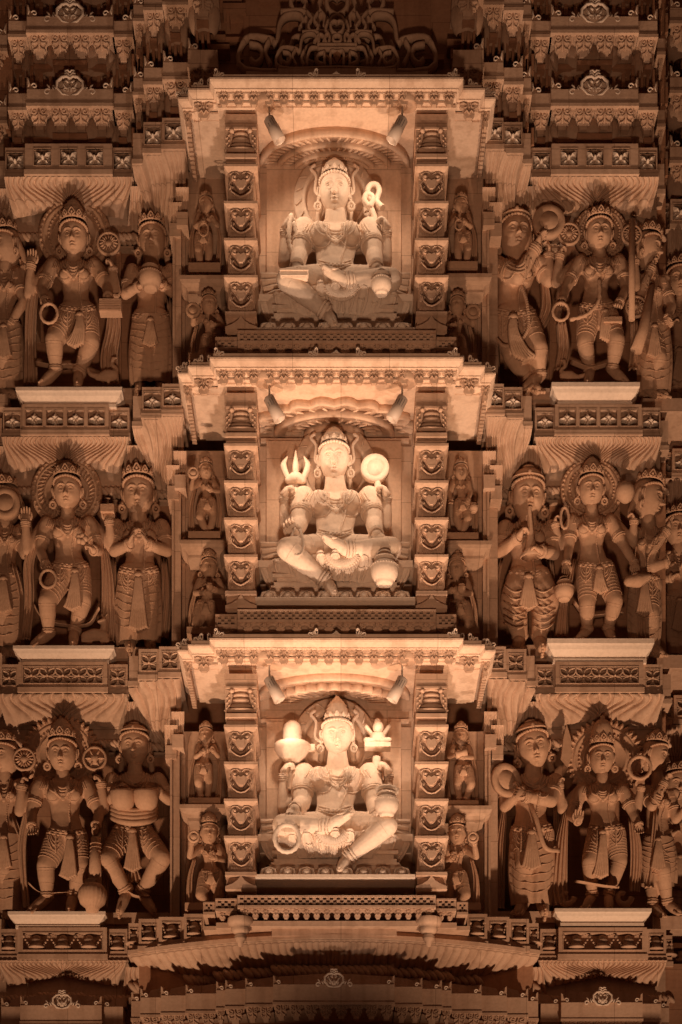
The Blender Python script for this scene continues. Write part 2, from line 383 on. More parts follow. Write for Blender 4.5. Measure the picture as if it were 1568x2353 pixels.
STY = {1: 'flower', 2: 'star', 3: 'ring', 4: 'bell'}
STN = {1: 'four petalled flowers', 2: 'pierced four pointed stars', 3: 'interlaced circles', 4: 'bells and bead garlands'}
ROWN = {1: 'uppermost', 2: 'second', 3: 'third', 4: 'lowest'}
WALLY = .30
def cornice(kind, segs, t, side):
    uc = (segs[0][0]+segs[-1][1])/2
    nm = {'bay': 'frieze_cornice', 'step': 'stepped_cornice', 'far': 'frieze_cornice'}[kind]
    lab = {'bay': f'carved cornice with {STN[t]} over fluted petals, on the {side} bay',
           'step': f'narrow stepped cornice with {STN[t]}, between the {side} bay and the central niches',
           'far': f'receding cornice piece with {STN[t]} at the far right edge'}[kind]
    zb = Z(FV[t][1], -.15)
    e = empty(nm, (X(uc, -.1), WALLY, zb), lab, 'cornice', 'carved friezes across the facade')
    mf, mc, mp = M(), M(), M(); v0, v1 = FV[t]; bk = WALLY if kind != 'far' else .95
    for (u0, u1, y, n) in segs: zl = frieze_block(mf, mc, u0, u1, v0, v1, y, n, STY[t], bk)
    # a projecting square-edged slab course over the frieze
    roll = t == 3
    NP = {1: 21, 2: 28, 3: 13, 4: 28}[t]
    if kind == 'bay':
        b = max(segs, key=lambda q: q[1]-q[0]); ub = (b[0]+b[1])/2; tot = (b[1]-b[0])/2+47
        drop = {1: .13, 2: .12, 3: .13, 4: .08}[t]; R1 = .09; sg_ = .10
        petals(mp, ub, tot, tot*.86, zl, zl-drop, -.13, R1, NP, 2.1, sg_, .038, rolled=roll)
        bw = M(); bw.pbox(ub-tot*.97, ub+tot*.97, HV-(zl-.02-CAMZ)*sc_at(R1), HV-(zl-drop-sg_-.13-CAMZ)*sc_at(R1), R1+.02, WALLY-.006); bw.build('lintel', e)
        if side == 'left': petals(mp, -12, 42, 30, zl, zl-drop-.1, .02, .2, 8, 1.2, .1, .03, rolled=roll)
        uv_ = ub+tot+46 if side == 'left' else ub-tot-38
        petals(mp, uv_, 50, 60, zl-.05, zl-drop-.17, -.08, .22, 9, 1.8, .06, .035, rolled=roll)
        mr = M(); vr = HV-(zl-drop-.22-CAMZ)*sc_at(.2)
        rope(mr, b[0]-60, b[0]+50, vr-6, .1, .035); rope(mr, b[1]-50, b[1]+60, vr-6, .1, .035); rope(mr, b[0]+50, b[1]-50, vr-14, .07, .03)
        a, c = (250, 398) if side == 'left' else (1128, 1282)
        rope(mr, a, c, vr+2, .2, .038); mr.build('rope_moulding', e)
        ml = M(); ml.pbox(a, c, vr+14, vr+19, .22, WALLY-.002); 
        ml.build('fillet', e)
    elif kind == 'step':
        d = {1: .48, 2: .42, 3: .42, 4: .2}[t]
        sg = [q for q in segs]
        i0, i1 = sg[0], sg[-1]
        un, uf = (i1[1], i0[0]) if side == 'left' else (i0[0], i1[1])   # near the centre, far from it
        # leaf sweep that runs back under the steps
        ns, ntt = 22*6+1, 16
        s = np.linspace(0, 1, ns)[:, None]; tt = np.linspace(0, 1, ntt)[None, :]
        yt = np.interp(s, [0, .42, .46, .78, .82, 1], [-.445, -.445, -.395, -.395, -.265, -.265]); m = 1 if side == 'left' else -1
        xt = (un+(uf-un)*s-784)/(KPX*D/(D+yt))
        xb = (X(un, -.05)+(X(un-m*62, -.0)-X(un, -.05))*s)
        e2 = tt*tt*(3-2*tt)
        x = xt+(xb-xt)*e2+.045*np.sin(2*math.pi*tt)*np.sin(math.pi*s)*m; y = yt+(.12-yt)*tt**.9; z = zl-(d-.13*s)*(.5*tt+.5*e2)
        dd = .032*np.abs(np.sin(math.pi*(NP*.45)*s))**.7*np.minimum(1, .3+3*tt)
        if roll: dd = dd+.04*np.exp(-((tt-.08)/.07)**2)*np.abs(np.sin(math.pi*NP*.45*s))**.5
        A = np.stack([x-m*.3*dd, y-.6*dd, z-.6*dd], -1)
        if t < 4: mp.grid(A, flip=(side != 'left'))
        if t < 4:   # small bracket leaves stepping down to the pilaster
            for j, (q, dz) in enumerate(((0, 0), (16, .1))):
                uq = un-m*(6+q)
                petals(mp, uq, 15, 13, zl-.26-dz, zl-.44-dz, -.36+.05*j, -.12, 5, 1.1, 0, .015)
                mp.pbox(uq-13, uq+13, HV-(zl-.44-dz-CAMZ)*sc_at(-.3), HV-(zl-.56-dz-CAMZ)*sc_at(-.3), -.3+.05*j, .1)
    elif kind == 'far':
        b = segs[0]; b2 = segs[1] if len(segs) > 1 else segs[0]
        petals(mp, (b[0]+b2[1])/2, (b2[1]-b[0])/2+10, (b2[1]-b[0])/2-5, zl, zl-.3, b2[2], .85, 12, 1.2, .05, .022, rolled=roll)
    mf.build('frieze_frame', e); 
    if mc.n: mc.build('frieze_carving', e, SC if t < 3 else ST)
    if mp.n: mp.build('petal_moulding', e)
for t in (1, 2, 3, 4):
    cornice('bay', LB[t], t, 'left'); cornice('step', LS[t], t, 'left')
    cornice('bay', RB[t], t, 'right'); cornice('step', RS[t], t, 'right'); cornice('far', RF[t], t, 'right')

# ================================================================ walls, ground
g = M(); g.box(-150, 150, -160, 150, -.5, 0); g = g.build('ground', None, SW); tag(g, kind='structure')
e = empty('temple_wall', (0, WALLY, 0), 'plain recessed back wall of the carved temple facade behind all the figures', 'wall')
m = M()
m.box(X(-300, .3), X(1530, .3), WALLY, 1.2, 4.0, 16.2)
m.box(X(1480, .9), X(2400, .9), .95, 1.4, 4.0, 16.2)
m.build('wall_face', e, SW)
m = M(); m.box(-5.5, 5.5, -.05, .29, 0, 4.8); m.box(-3.2, 3, -.7, -.05, 0, 4.6); m.box(-5.7, 5.7, -.9, .29, 0, 1.1); m.build('plinth', e)
m = M()      # sunk panel frames of the recess wall
for (a, b, c, d) in ((275, 397, 520, 890), (265, 393, 1105, 1495), (262, 390, 1690, 2095), (1133, 1268, 530, 890), (1133, 1262, 1105, 1480), (1133, 1275, 1690, 2090)):
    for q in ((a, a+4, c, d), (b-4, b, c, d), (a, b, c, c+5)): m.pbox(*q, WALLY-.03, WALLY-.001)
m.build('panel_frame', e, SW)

# ================================================================ pilasters, small niches, ledges
def pilaster(u0, u1, v0, v1, y, lab):
    m = M(); m.pbox(u0, u1, v0, v1, y, WALLY); k = 1 if u0 < 784 else -1
    uu = sorted((u0 if k > 0 else u1, (u0 if k > 0 else u1)+k*5)); m.pbox(uu[0], uu[1], v0+2, v1, y-.02, y-.001)
    tag(m.build('pilaster', None), lab, 'pilaster', 'plain pilasters beside the small niches')
pp = [(397, 417, 486, 905), (395, 416, 1063, 1500), (391, 413, 1655, 2105)]
qq = [(1108, 1125, 478, 890), (1110, 1125, 1060, 1490), (1114, 1128, 1640, 2110)]
for i in range(3):
    pilaster(*pp[i], -.22, f'plain narrow pilaster {["high up", "halfway up", "low down"][i]} between left bay figures and small niches')
    pilaster(*qq[i], -.22, f'plain narrow pilaster {["high up", "halfway up", "low down"][i]} between right bay figures and small niches')
TV = {1: 0, 2: 641, 3: 1286}
TN = {1: 'top', 2: 'middle', 3: 'bottom'}
def tv(t, v): return v+TV[t]
for t in (1, 2, 3):
    for side in ('left', 'right'):
        m_ = side == 'left'
        f = lambda a, b: (a, b) if m_ else (1544-b, 1544-a)
        e = empty('small_niche', (X(465 if m_ else 1079, -.1), -.1, Z(tv(t, 860), -.1)), f'shallow side niche {["", "of the top row", "of the middle row", "of the bottom row"][t]} {side} of the lit goddess, plain back', 'niche', 'shallow side niches')
        m = M(); a, b = f(400, 530); m.pbox(a, b, tv(t, 395), tv(t, 884), -.1, WALLY-.004); m.build('niche_back', e)
        m = M(); a, b = f(419, 426); m.pbox(a, b, tv(t, 432), tv(t, 880), -.14, -.102); m.build('niche_border', e)
        e2 = empty('stone_ledge', (X(465 if m_ else 1079, -.2), -.1, Z(tv(t, 655), -.1)), f'small moulded stone ledge under the upper {side} statuette of the {TN[t]} row', 'ledge', 'moulded ledges under the statuettes')
        a, b = f(413, 523); vv = {1: 632, 2: 1240, 3: 1848}[t]
        if not m_: vv += {1: -4, 2: 2, 3: 3}[t]
        m = M(); x0, x1 = X(a, -.42), X(b, -.42); zt = Z(vv, -.42)
        m.sweep([(x0+.04, -.104), (x0+.04, -.38), (x1-.04, -.38), (x1-.04, -.104)], [(-.12, zt), (.04, zt), (.04, zt-.035), (.025, zt-.06), (-.01, zt-.075), (-.03, zt-.1), (-.03, zt-.125), (-.12, zt-.125)])
        m.box(x0+.08, x1-.08, -.34, -.102, zt-.12, zt-.004)
        m.build('ledge_slab', e2)

# ================================================================ pedestals
def pedestal(u0, u1, v0, v1, lab):
    y = -.2; m = M(); x0, x1 = X(u0, y), X(u1, y); zt, zb = Z(v0, y), Z(v1, y); h = zt-zb; i = .07
    m.sweep([(x0+i, .28), (x0+i, y+i), (x1-i, y+i), (x1-i, .28)],
            [(-.1, zt), (i, zt), (i, zt-h*.22), (i-.012, zt-h*.3), (i-.025, zt-h*.45), (i-.055, zt-h*.62), (i-.075, zt-h*.75), (i-.075, zt-h*.8), (i-.06, zt-h*.8), (i-.06, zb), (-.1, zb)])
    m.box(x0+i, x1-i, y+i, .28, zb+.002, zt-.002)
    return tag(m.build('stone_pedestal', None, SC), lab, 'pedestal', 'flared pedestals under the four armed figures')
pedestal(36, 281, 889, 926, 'flared pedestal under the upper left four armed goddess with the book')
pedestal(30, 263, 1483, 1517, 'flared pedestal under the mid left goddess with raised palms')
pedestal(18, 243, 2094, 2128, 'flared pedestal under the lower left goddess with wheels and mace')
pedestal(1268, 1471, 878, 923, 'flared pedestal under the upper right goddess with the staff')
pedestal(1258, 1504, 1467, 1516, 'flared pedestal under the mid right goddess with the water pot')
pedestal(1275, 1498, 2087, 2123, 'flared pedestal under the lower right goddess with the ring')
for (a, b, v, lab) in ((283, 397, 892, 'upper left bowl bearer'), (264, 393, 1487, 'mid left praying figure'), (245, 390, 2097, 'lower left drummer'), (1127, 1268, 892, 'upper right tambourine player'), (1127, 1258, 1482, 'mid right flute player'), (1127, 1275, 2094, 'lower right cymbal player')):
    m = M(); m.pbox(a, b, v, v+26, -.02, WALLY-.003); m.pbox(a, b, v+26, v+40, .04, WALLY-.004)
    tag(m.build('stone_shelf', None), f'plain stone shelf at the feet of the {lab}', 'shelf', 'plain shelves under the attendants')
for (a, b, v, lab) in ((-60, 18, 905, 'upper left'), (-60, 12, 1500, 'mid left'), (-60, 10, 2112, 'lower left'), (1474, 1600, 915, 'upper right'), (1508, 1600, 1505, 'mid right'), (1500, 1600, 2105, 'lower right')):
    m = M(); y = .0 if a < 0 else .12; m.pbox(a, b, v, v+30, y, .9 if a > 0 else WALLY-.005)
    tag(m.build('stone_shelf', None), f'plain stone shelf under the turned figure at the {lab} edge', 'shelf', 'plain shelves under the attendants')

# ================================================================ the three lit niches
FACE = [(1.8, spiral(-14, 12, 8, 2.5, 20, 380, 12)), (1.8, spiral(14, 12, 8, 2.5, 160, -200, 12)), (1.6, [(-25, 6), (-18, 1), (-8, 2), (-2, 8)]), (1.6, [(25, 6), (18, 1), (8, 2), (2, 8)]),
    (1.7, [(-26, 14), (-23, 24), (-27, 30), (-22, 36), (-25, 42)]), (1.7, [(26, 14), (23, 24), (27, 30), (22, 36), (25, 42)]), (1.5, [(-22, 30), (-17, 36), (-20, 40)]), (1.5, [(22, 30), (17, 36), (20, 40)]),
    (2.1, [(-24, 36), (-20, 46), (-10, 55), (0, 58), (10, 55), (20, 46), (24, 36)])]+[(1.1, [(a, 61-abs(a)*.2), (a*1.05, 68)]) for a in range(-24, 25, 4)]
RN = random.Random(11)
def face_block(mb, uc, v0, v1, y, wd):
    k = (v1-v0)/70.; hw = wd/2
    mb.pbox(uc-hw, uc+hw, v0, v1, y+.08, y+.3)
    FJ = [(q[0]*RN.uniform(.85, 1.2), [(a+RN.uniform(-.9, .9), b_+RN.uniform(-.9, .9)) for a, b_ in q[1]]) for q in FACE]
    orn(mb, FJ, uc+RN.uniform(-.6, .6), v0+RN.uniform(-.7, .7), k*.98*RN.uniform(.97, 1.02), y+.0, 1, 1.7, 1.6)
    # the face stands proud of a scooped mouth, a fringe hangs under the garland
    pp = lambda q, a_, b_: mb.pplate([(uc+x*k*hw/30., v0+z_*k) for x, z_ in q][::-1], a_, b_)
    pp([(-29, 0), (29, 0), (29, 16), (20, 21), (15, 25), (9, 36), (4, 42), (-4, 42), (-9, 36), (-15, 25), (-20, 21), (-29, 16)], y+.005, y+.08)
    pp([(-12, 20), (-6, 15), (0, 19), (6, 15), (12, 20), (9, 30), (4, 37), (-4, 37), (-9, 30)], y-.02, y+.01)
    pp([(-29, 42), (-22, 46), (-12, 54), (0, 57), (12, 54), (22, 46), (29, 42), (29, 70), (-29, 70)], y+.018, y+.08)
    for s in (-1, 1):
        pp([(s*29, 16), (s*20, 21), (s*22, 46), (s*29, 42)][::s], y+.012, y+.08)
        mb.ell(P(uc+s*14*k, v0+12*k, y+.0), (.014, .02, .014))
def pillar(t, side, root):
    V = lambda v: tv(t, v)
    m_ = side == 'left'; uc = 554 if m_ else 992; y = -.95; bk = -.33
    e = M(); hw = 37
    e.pbox(uc-hw, uc+hw, V(262), V(296), y, bk); e.pbox(uc-hw+2, uc+hw-2, V(291), V(296), y-.015, y-.001)
    # capital: bulging rolls between two leaves
    e.pbox(uc-33, uc+33, V(296), V(352), y+.05, bk)
    for (v, a, b) in ((303, 22, .022), (314, 20, .03), (326, 22, .032), (339, 27, .03)): e.ell(P(uc, V(v), y+.05), (a/sc_at(y), .05, b), nu=18)
    for s in (-1, 1):
        o = [(36, 298), (30, 299), (22, 302), (19, 311), (22, 326), (28, 340), (36, 352)]
        e.pplate([(uc+s*a, V(b)) for a, b in (o if s < 0 else o)], y-.005, y+.08)
        for j in range(6): e.tube([P(uc+s*(25+j % 2*5), V(308+j*6), y-.008), P(uc+s*(29+j % 2*4), V(313+j*6), y-.008)], .006, 5)
        e.ell(P(uc+s*21, V(302), y), (.022, .03, .018))
    e.ell(P(uc, V(347), y+.03), (.15, .05, .02), nu=18)
    for (v0, v1, hw2, dy) in ((353, 362, 36, -.03), (364, 369, 31, .01), (371, 378, 34, -.01), (379, 383, 30, .02)): e.pbox(uc-hw2, uc+hw2, V(v0), V(v1), y+dy, bk)
    e.build('pillar_capital', root)
    # plates with face blocks between
    rows = [(395, 465), (480, 550), (565, 634), (650, 717)]
    for i, (a, b) in enumerate(rows):
        p = M(); v = V(a-13); x0, x1 = X(uc-36, y), X(uc+36, y); z = Z(v, y)
        p.sweep([(x0+.02, bk), (x0+.02, y+.0), (x1-.02, y+.0), (x1-.02, bk)], [(-.08, z), (.03, z), (.03, z-.022), (.015, z-.038), (-.005, z-.052), (-.08, z-.052)])
        p.build('pillar_plate', root)
        q = M(); face_block(q, uc, V(a), V(b), y, 60); q.box(X(uc-31, y), X(uc+31, y), y+.06, bk, Z(V(b+3), y), Z(V(a-1), y)); q.build('face_block', root)
    p = M(); v = V(719); x0, x1 = X(uc-36, y), X(uc+36, y); z = Z(v, y)
    p.box(x0, x1, y-.02, bk, z-.03, z)
    p.pbox(uc-33, uc+33, V(726), V(759), y+.03, bk)
    o = [(-36, 757), (-36, 750), (-20, 744), (-8, 736), (0, 724), (8, 736), (20, 744), (36, 750), (36, 757)]
    p.pplate([(uc+a, V(b)) for a, b in o], y-.01, y+.05)
    p.build('pillar_base', root)
DKEY = {1: 'top', 2: 'middle', 3: 'bottom'}
for t in (1, 2, 3):
    V = lambda v: tv(t, v)
    root = empty('niche_shrine', (X(772, -.8), -.8, Z(V(760), -.8)), f'{["","top","middle","bottom"][t]} lit niche with projecting canopy, two face-carved pillars and arched back', 'niche', 'large lit niches of the central bay')
    plan = [(X(417, -.88), -.11), (X(417, -.88), -.88), (X(440, -.88), -.88), (X(440, -.98), -.98), (X(490, -.98), -.98), (X(490, -1.1), -1.1),
            (X(1057, -1.1), -1.1), (X(1057, -.98), -.98), (X(1107, -.98), -.98), (X(1107, -.88), -.88), (X(1131, -.88), -.88), (X(1131, -.88), -.11)]
    z = lambda v: Z(V(v), -1.1)
    m = M()
    m.sweep(plan, [(-.45, z(170)), (0, z(171)), (0, z(184)), (.03, z(184)), (.03, z(188)), (.022, z(192)), (-.01, z(200)), (-.01, z(203)), (-.03, z(204)), (-.03, z(209)), (-.10, z(210)), (-.10, z(216)), (-.2, z(216))])
    m.box(X(490, -1.1)+.11, X(1057, -1.1)-.11, -1.0, -.104, z(212), z(172))
    m.box(X(440, -.98)+.02, X(490, -1.1)+.108, -.88, -.105, z(212), z(174)); m.box(X(1057, -1.1)-.108, X(1107, -.98)-.02, -.88, -.105, z(212), z(174))
    # soffit steps
    m.box(X(500, -1.0), X(1048, -1.0), -.965, -.33, z(220), z(213)); m.box(X(460, -.8), X(1085, -.8), -.8, -.1, z(217.5), z(212.5))
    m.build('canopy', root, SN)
    m = M()   # fringe of carved drops round the three sides
    def fringe(a, b, y, n): drops(m, a, b, V(204)+(0 if y < -1.05 else (3087-TV[t])*(1-(14.9/(16+y)))), n, 33, y, False, .12)
    fringe(497, 1050, -1.07, 16); fringe(447, 490, -.95, 1); fringe(1057, 1100, -.95, 1); fringe(422, 441, -.85, 1); fringe(1106, 1126, -.85, 1)
    for s in (0, 1):
        x = X(419, -.88)+.05 if s == 0 else X(1129, -.88)-.05
        for j in range(12):
            yy = -.80+j*.055
            m.box(x-.02, x+.02, yy, yy+.034, z(237), z(212)); m.box(x-.012, x+.012, yy+.034, yy+.055, z(224), z(212))
    m.build('drop_fringe', root)
    m = M()
    for (u, y, mi) in ((487, -.96, 1), (463, -.96, -1), (437, -.86, 1), (423, -.86, -1)): orn(m, ACANTH, u-6 if mi > 0 else u, V(172)+(3128-TV[t])*(1-(14.9/(16+y))), .8, y, mi); orn(m, ACANTH, 1544-(u-6 if mi > 0 else u), V(172)+(3128-TV[t])*(1-(14.9/(16+y))), .8, y, -mi)
    for (u, mi) in ((727, -1), (823, 1), (497, 1), (1047, -1)): orn(m, ACANTH, u, V(178), .82, -1.105, mi)
    orn(m, [(3.4, [(0, 4), (0, -8)]), (3, [(0, -8), (4, -1), (14, 4), (25, 5)]), (3, [(0, -8), (-4, -1), (-14, 4), (-25, 5)])], 773, V(171), .85, -1.08, 1)
    m.build('crest_leaves', root, SC)
    # back of the niche
    m = M(); m.pbox(586, 962, V(300), V(790), -.32, -.15); m.pbox(596, 613, V(385), V(760), -.355, -.321); m.pbox(922, 945, V(385), V(760), -.355, -.321)
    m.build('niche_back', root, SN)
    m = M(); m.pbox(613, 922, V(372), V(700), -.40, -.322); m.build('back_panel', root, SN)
    # fluted half dome over the head
    m = M(); cx, zc = X(768, -.35), z(220)-.125
    def ring(r0, r1, h, nt, tw=.03, scal=0):
        # one flat half-ring of the ceiling shell, its rounded lip and the radial leaves cut in it
        fl = (scal, .10) if scal else (0, 0)
        m.lathe([(r1-.03, h+.09), (r1+.0, h+.09), (r1+.004, h+.01), (r1-.008, h-.006), (r1-.03, h-.006), (r1-.04, h+.006), (r0, h+.012), (r0, h+.09)], (cx, -.33, zc), (0, 0, 1), 200, fl[0], fl[1], (180, 360), yscale=.62)
        for i_ in range(nt):
            an = math.pi*(1+(i_+.5)/nt); q = []
            for f_ in (0, .35, .7, 1):
                a_ = an+tw*f_*(1 if math.cos(an) > 0 else -1); r_ = r0+.01+(r1-r0-.055)*f_; q.append((cx+r_*math.cos(a_), -.33+.62*r_*math.sin(a_), zc+h+.004))
            m.tube(q, [.004, .011, .012, .008], 6)
    if t == 1: ring(.53, .68, .05, 30, .05); ring(.39, .52, .03, 26, .05); ring(.27, .38, .015, 48, .01); ring(.06, .26, .0, 34, .12)
    elif t == 2: ring(.55, .68, .06, 16, .06, 20); ring(.44, .54, .03, 0); ring(.28, .43, .05, 14, .1, 18); ring(.19, .27, .01, 0); ring(.05, .18, .0, 30, .1)
    else: ring(.52, .68, .07, 0); ring(.30, .51, .02, 0, 0, 30); ring(.05, .28, .07, 12)
    m.pbox(600, 940, V(366), V(374), -.37, -.321)
    m.build('arch_moulding', root, SN)
    pillar(t, 'left', root); pillar(t, 'right', root)
    # checkered parapet under the niche
    m = M(); a0, a1 = (546, 1002); v0 = V(759) if t < 3 else V(771); y = -1.0
    h = 27
    def checker(a0, a1, v0, y, cols):
        c = (a1-a0-12)/cols; r = (h-8)/3.
        m.pbox(a0, a1, v0, v0+4, y-.01, -.33); m.pbox(a0, a1, v0+h-4, v0+h+2, y-.012, -.33)
        m.pbox(a0, a0+6, v0+4, v0+h-4, y, y+.04); m.pbox(a1-6, a1, v0+4, v0+h-4, y, y+.04)
        for i in range(cols):
            for j in range(3):
                if (i+j) % 2: m.pbox(a0+6+i*c, a0+6+(i+1)*c, v0+4+j*r, v0+4+(j+1)*r, y+.001*((i) % 2), y+.04)
        m.pbox(a0+2, a1-2, v0+3, v0+h-3, y+.06, -.33)
    checker(a0, a1, v0, y, 56)
    vs = v0+(HV-v0)*(1-15/15.09)
    checker(495, 545, vs, -.91, 5); checker(1003, 1049, vs, -.91, 5)
    if t == 3:
        checker(467, 494, vs+8, -.82, 3); checker(1050, 1076, vs+8, -.82, 3)
    m.build('checker_parapet', root)
    m = M(); drops(m, 552, 998, v0+h+3, 12 if t < 3 else 19, 20 if t < 3 else 22, y+.01, False, .15)
    drops(m, 500, 545, vs+h+3, 1 if t < 3 else 2, 18, -.9, False, .15); drops(m, 1004, 1045, vs+h+3, 1 if t < 3 else 2, 18, -.9, False, .15)
    m.pbox(500, 1045, v0+h+2, v0+h+34 if t < 3 else v0+h+14, -.86, -.12)
    if t < 3: m.pbox(546, 1002, v0+h+2, v0+h+24, -.93, -.862)
    m.build('parapet_fringe', root)
    if t == 3:
        m = M(); m.pbox(540, 1005, 2116, 2128, -.93, -.2); m.pbox(497, 1050, 2120, 2132, -.86, -.2); m.pbox(625, 912, 2134, 2150, -.85, -.2); m.pbox(468, 1080, 2128, 2137, -.78, -.2)
        m.build('balcony_soffit', root)
        for uc in (553, 985):
            p = M(); c = P(uc, 2122, -.9)
            p.lathe([(.11, .04), (.115, .0), (.1, -.02), (.075, -.045), (.085, -.06), (.06, -.085), (.04, -.1), (.055, -.115), (.045, -.145), (.028, -.165), (.02, -.2), (0, -.205)], c, n=28)
            p.build('pendant', root)

# ================================================================ spotlights of the niches
for t in (1, 2, 3):
    for side in (-1, 1):
        V = lambda v: tv(t, v)
        mx = lambda u: u if side < 0 else 1544-u
        e = empty('niche_spotlight', P(mx(600), V(262), -.95), f'cylindrical spotlight on the {["","top","middle","bottom"][t]} canopy soffit, {"left" if side < 0 else "right"} of the goddess', 'spotlight', 'spotlights under the niche canopies')
        base = M(); zc = Z(V(216), -1.1); xc = X(mx(608), -.95)
        base.lathe([(0, -.028), (.075, -.028), (.085, -.02), (.085, 0.03)], (xc, -.99, zc), n=24); base.build('mounting_plate', e, ST)
        a = P(mx(617), V(272), -1.03); b = P(mx(644), V(324), -1.01)
        arm = M(); arm.tube([(xc-.02*side, -1.0, zc-.02), (xc-.045*side, -1.02, zc-.06), a+(b-a)*.1], .008, 6); arm.build('bracket_arm', e, LAMPM)
        d = (b-a)/np.linalg.norm(b-a); L = np.linalg.norm(b-a)
        body = M(); body.lathe([(0, 0), (.040, 0), (.046, .006), (.0475, .42*L), (.051, .44*L), (.052, L), (.047, L), (.045, L-.05), (0, L-.06)], a, d, 24); body.build('lamp_housing', e, LAMPM)
        sl = M(); up = Vector(d).cross(Vector((0, 1, 0))).normalized()
        for j in range(4):
            o = np.array(up)*(.03-.02*j); q0 = a+d*(.02+.01*j)+o; q1 = a+d*(.42*L)+o
            dep = math.sqrt(max(.0465**2-(.03-.02*j)**2, 0))
            off = np.cross(np.array(up), d); off = off*(1 if off[1] < 0 else -1)
            sl.tube([q0+off*dep, q1+off*dep], .0025, 4)
        sl.build('cooling_slots', e, DARKM)
        l = bpy.data.lights.new('spotlight_beam', 'SPOT'); l.energy = 20; l.color = (1, .72, .50); l.spot_size = R(146); l.spot_blend = 1; l.shadow_soft_size = .03
        o = bpy.data.objects.new('spotlight_beam', l); C.objects.link(o); pos = b+d*.012; o.location = pos
        tgt = P(768, V(615), -.60)
        o.rotation_euler = (Vector(tgt)-Vector(pos)).to_track_quat('-Z', 'Y').to_euler()
        o.parent = e; o.matrix_parent_inverse = Matrix.Translation(-e.location)
# ================================================================ tower tiers above the bays, and the crested course at the foot
def V_at(z, y): return HV-(z-CAMZ)*sc_at(y)
def tier(segs, vtop, vbot, label, cat_u, nm='tower_tier', crest=None, hdrop=40, under=True, back=WALLY, flip=False, cushion=True, grp='crested tiers of the towers'):
    za, zb = Z(vtop, -.15), Z(vbot, -.15)
    e = empty(nm, (X(cat_u, -.1), back, zb), label, 'cornice tier', grp)
    m, md, mc, mk, ml = M(), M(), M(), M(), M()
    for (u0, u1, y, n, ends) in segs:
        md, mk, ml, mc = M(), M(), M(), M()
        a0, a1 = V_at(za, y), V_at(zb, y)
        m.pbox(u0, u1, a0, a1, y, back); m.box(X(u0, y)-.006, X(u1, y)+.006, y-.012, back, zb-.03, zb)
        for s_ in ends:
            uu = u0 if s_ == 'l' else u1; k = 1 if s_ == 'l' else -1
            m.pplate([(uu, a0+.5), (uu, a0-28), (uu+k*5, a0-24), (uu+k*6, a0-15), (uu+k*11, a0-8), (uu+k*22, a0-4), (uu+k*22, a0+.5)][::k], y+.012, y+.06)
            orn(mc, [(1.7, spiral(0, 0, 7, 1.5, 200, 560, 12))], uu+k*17, a0-7, 1, y+.008, k)
            orn(mc, [(1.5, [(0, 0), (2, -8), (0, -16), (1, -22)])], uu+k*3, a0-4, 1, y+.008, k)
            if n and (u1-u0) < 60:
                # rising curved screen behind the corner curl
                pass
        vz = V_at(zb-.03, y)
        if n: drops(md, u0+3, u1-3, vz, n, hdrop, y+.02, True, .42)
        if under and n:
            uc = (u0+u1)/2; hw = (u1-u0)/2/sc_at(y)
            h = hdrop/250.
            prof = [(hw*1.0, -h*.2), (hw*1.06, -h*.6), (hw*1.0, -h*1.0), (hw*.85, -h*1.35), (hw*.62, -h*1.55)]
            yc = y+.16+hw*.35
            if u1-u0 > 100: mk.lathe(prof, (X(uc, y), yc, zb), n=120, flute=14, fd=.12, arc=(180, 360), yscale=.42)
            else: mk.lathe(prof, (X(uc, y), y+.22, zb), n=40, flute=6, fd=.12, arc=(180, 360), yscale=.8)
            # small slabs and square balusters of the next storey's base
            vv = V_at(zb-.03-h*1.5, y)
            ml.pbox(uc-(u1-u0)*.2, uc+(u1-u0)*.2, vv, vv+11, y+.1, back-.004)
            if u1-u0 > 100:
                ml.pbox(uc-(u1-u0)*.42, uc-(u1-u0)*.2, vv+9, vv+20, y+.16, back-.004); ml.pbox(uc+(u1-u0)*.2, uc+(u1-u0)*.42, vv+9, vv+20, y+.16, back-.004)
                for j in range(-4, 5):
                    if j: ml.pbox(uc+j*22-4, uc+j*22+4, vv+12, vv+62, y+.22, back-.004)
                    ml.pplate([(uc+j*22+4, vv+26), (uc+j*22+12, vv+38), (uc+j*22+18, vv+26), (uc+j*22+18, vv+62), (uc+j*22+4, vv+62)], y+.26, back-.005)
            else:
                for j in (-1, 0, 1): ml.pbox(uc+j*13-3, uc+j*13+3, vv+12, vv+50, y+.16, back-.004)
        if mc.n: mc.build('corner_curls', e, SC)
        if md.n: md.build('leaf_drops', e)
        if mk.n: mk.build('ribbed_cushion', e)
        if ml.n: ml.build('baluster_screen', e, SW)
    mc = M()
    if crest: cartouche(mc, crest[0], V_at(za, crest[1])+12, crest[2], crest[1]+.0)
    m.build('fascia', e)
    if mc.n: mc.build('oval_crest', e, SC)
names = {-129: 'partly cut off by the top edge', 38: 'second from the top', 205: 'just above the flower frieze'}
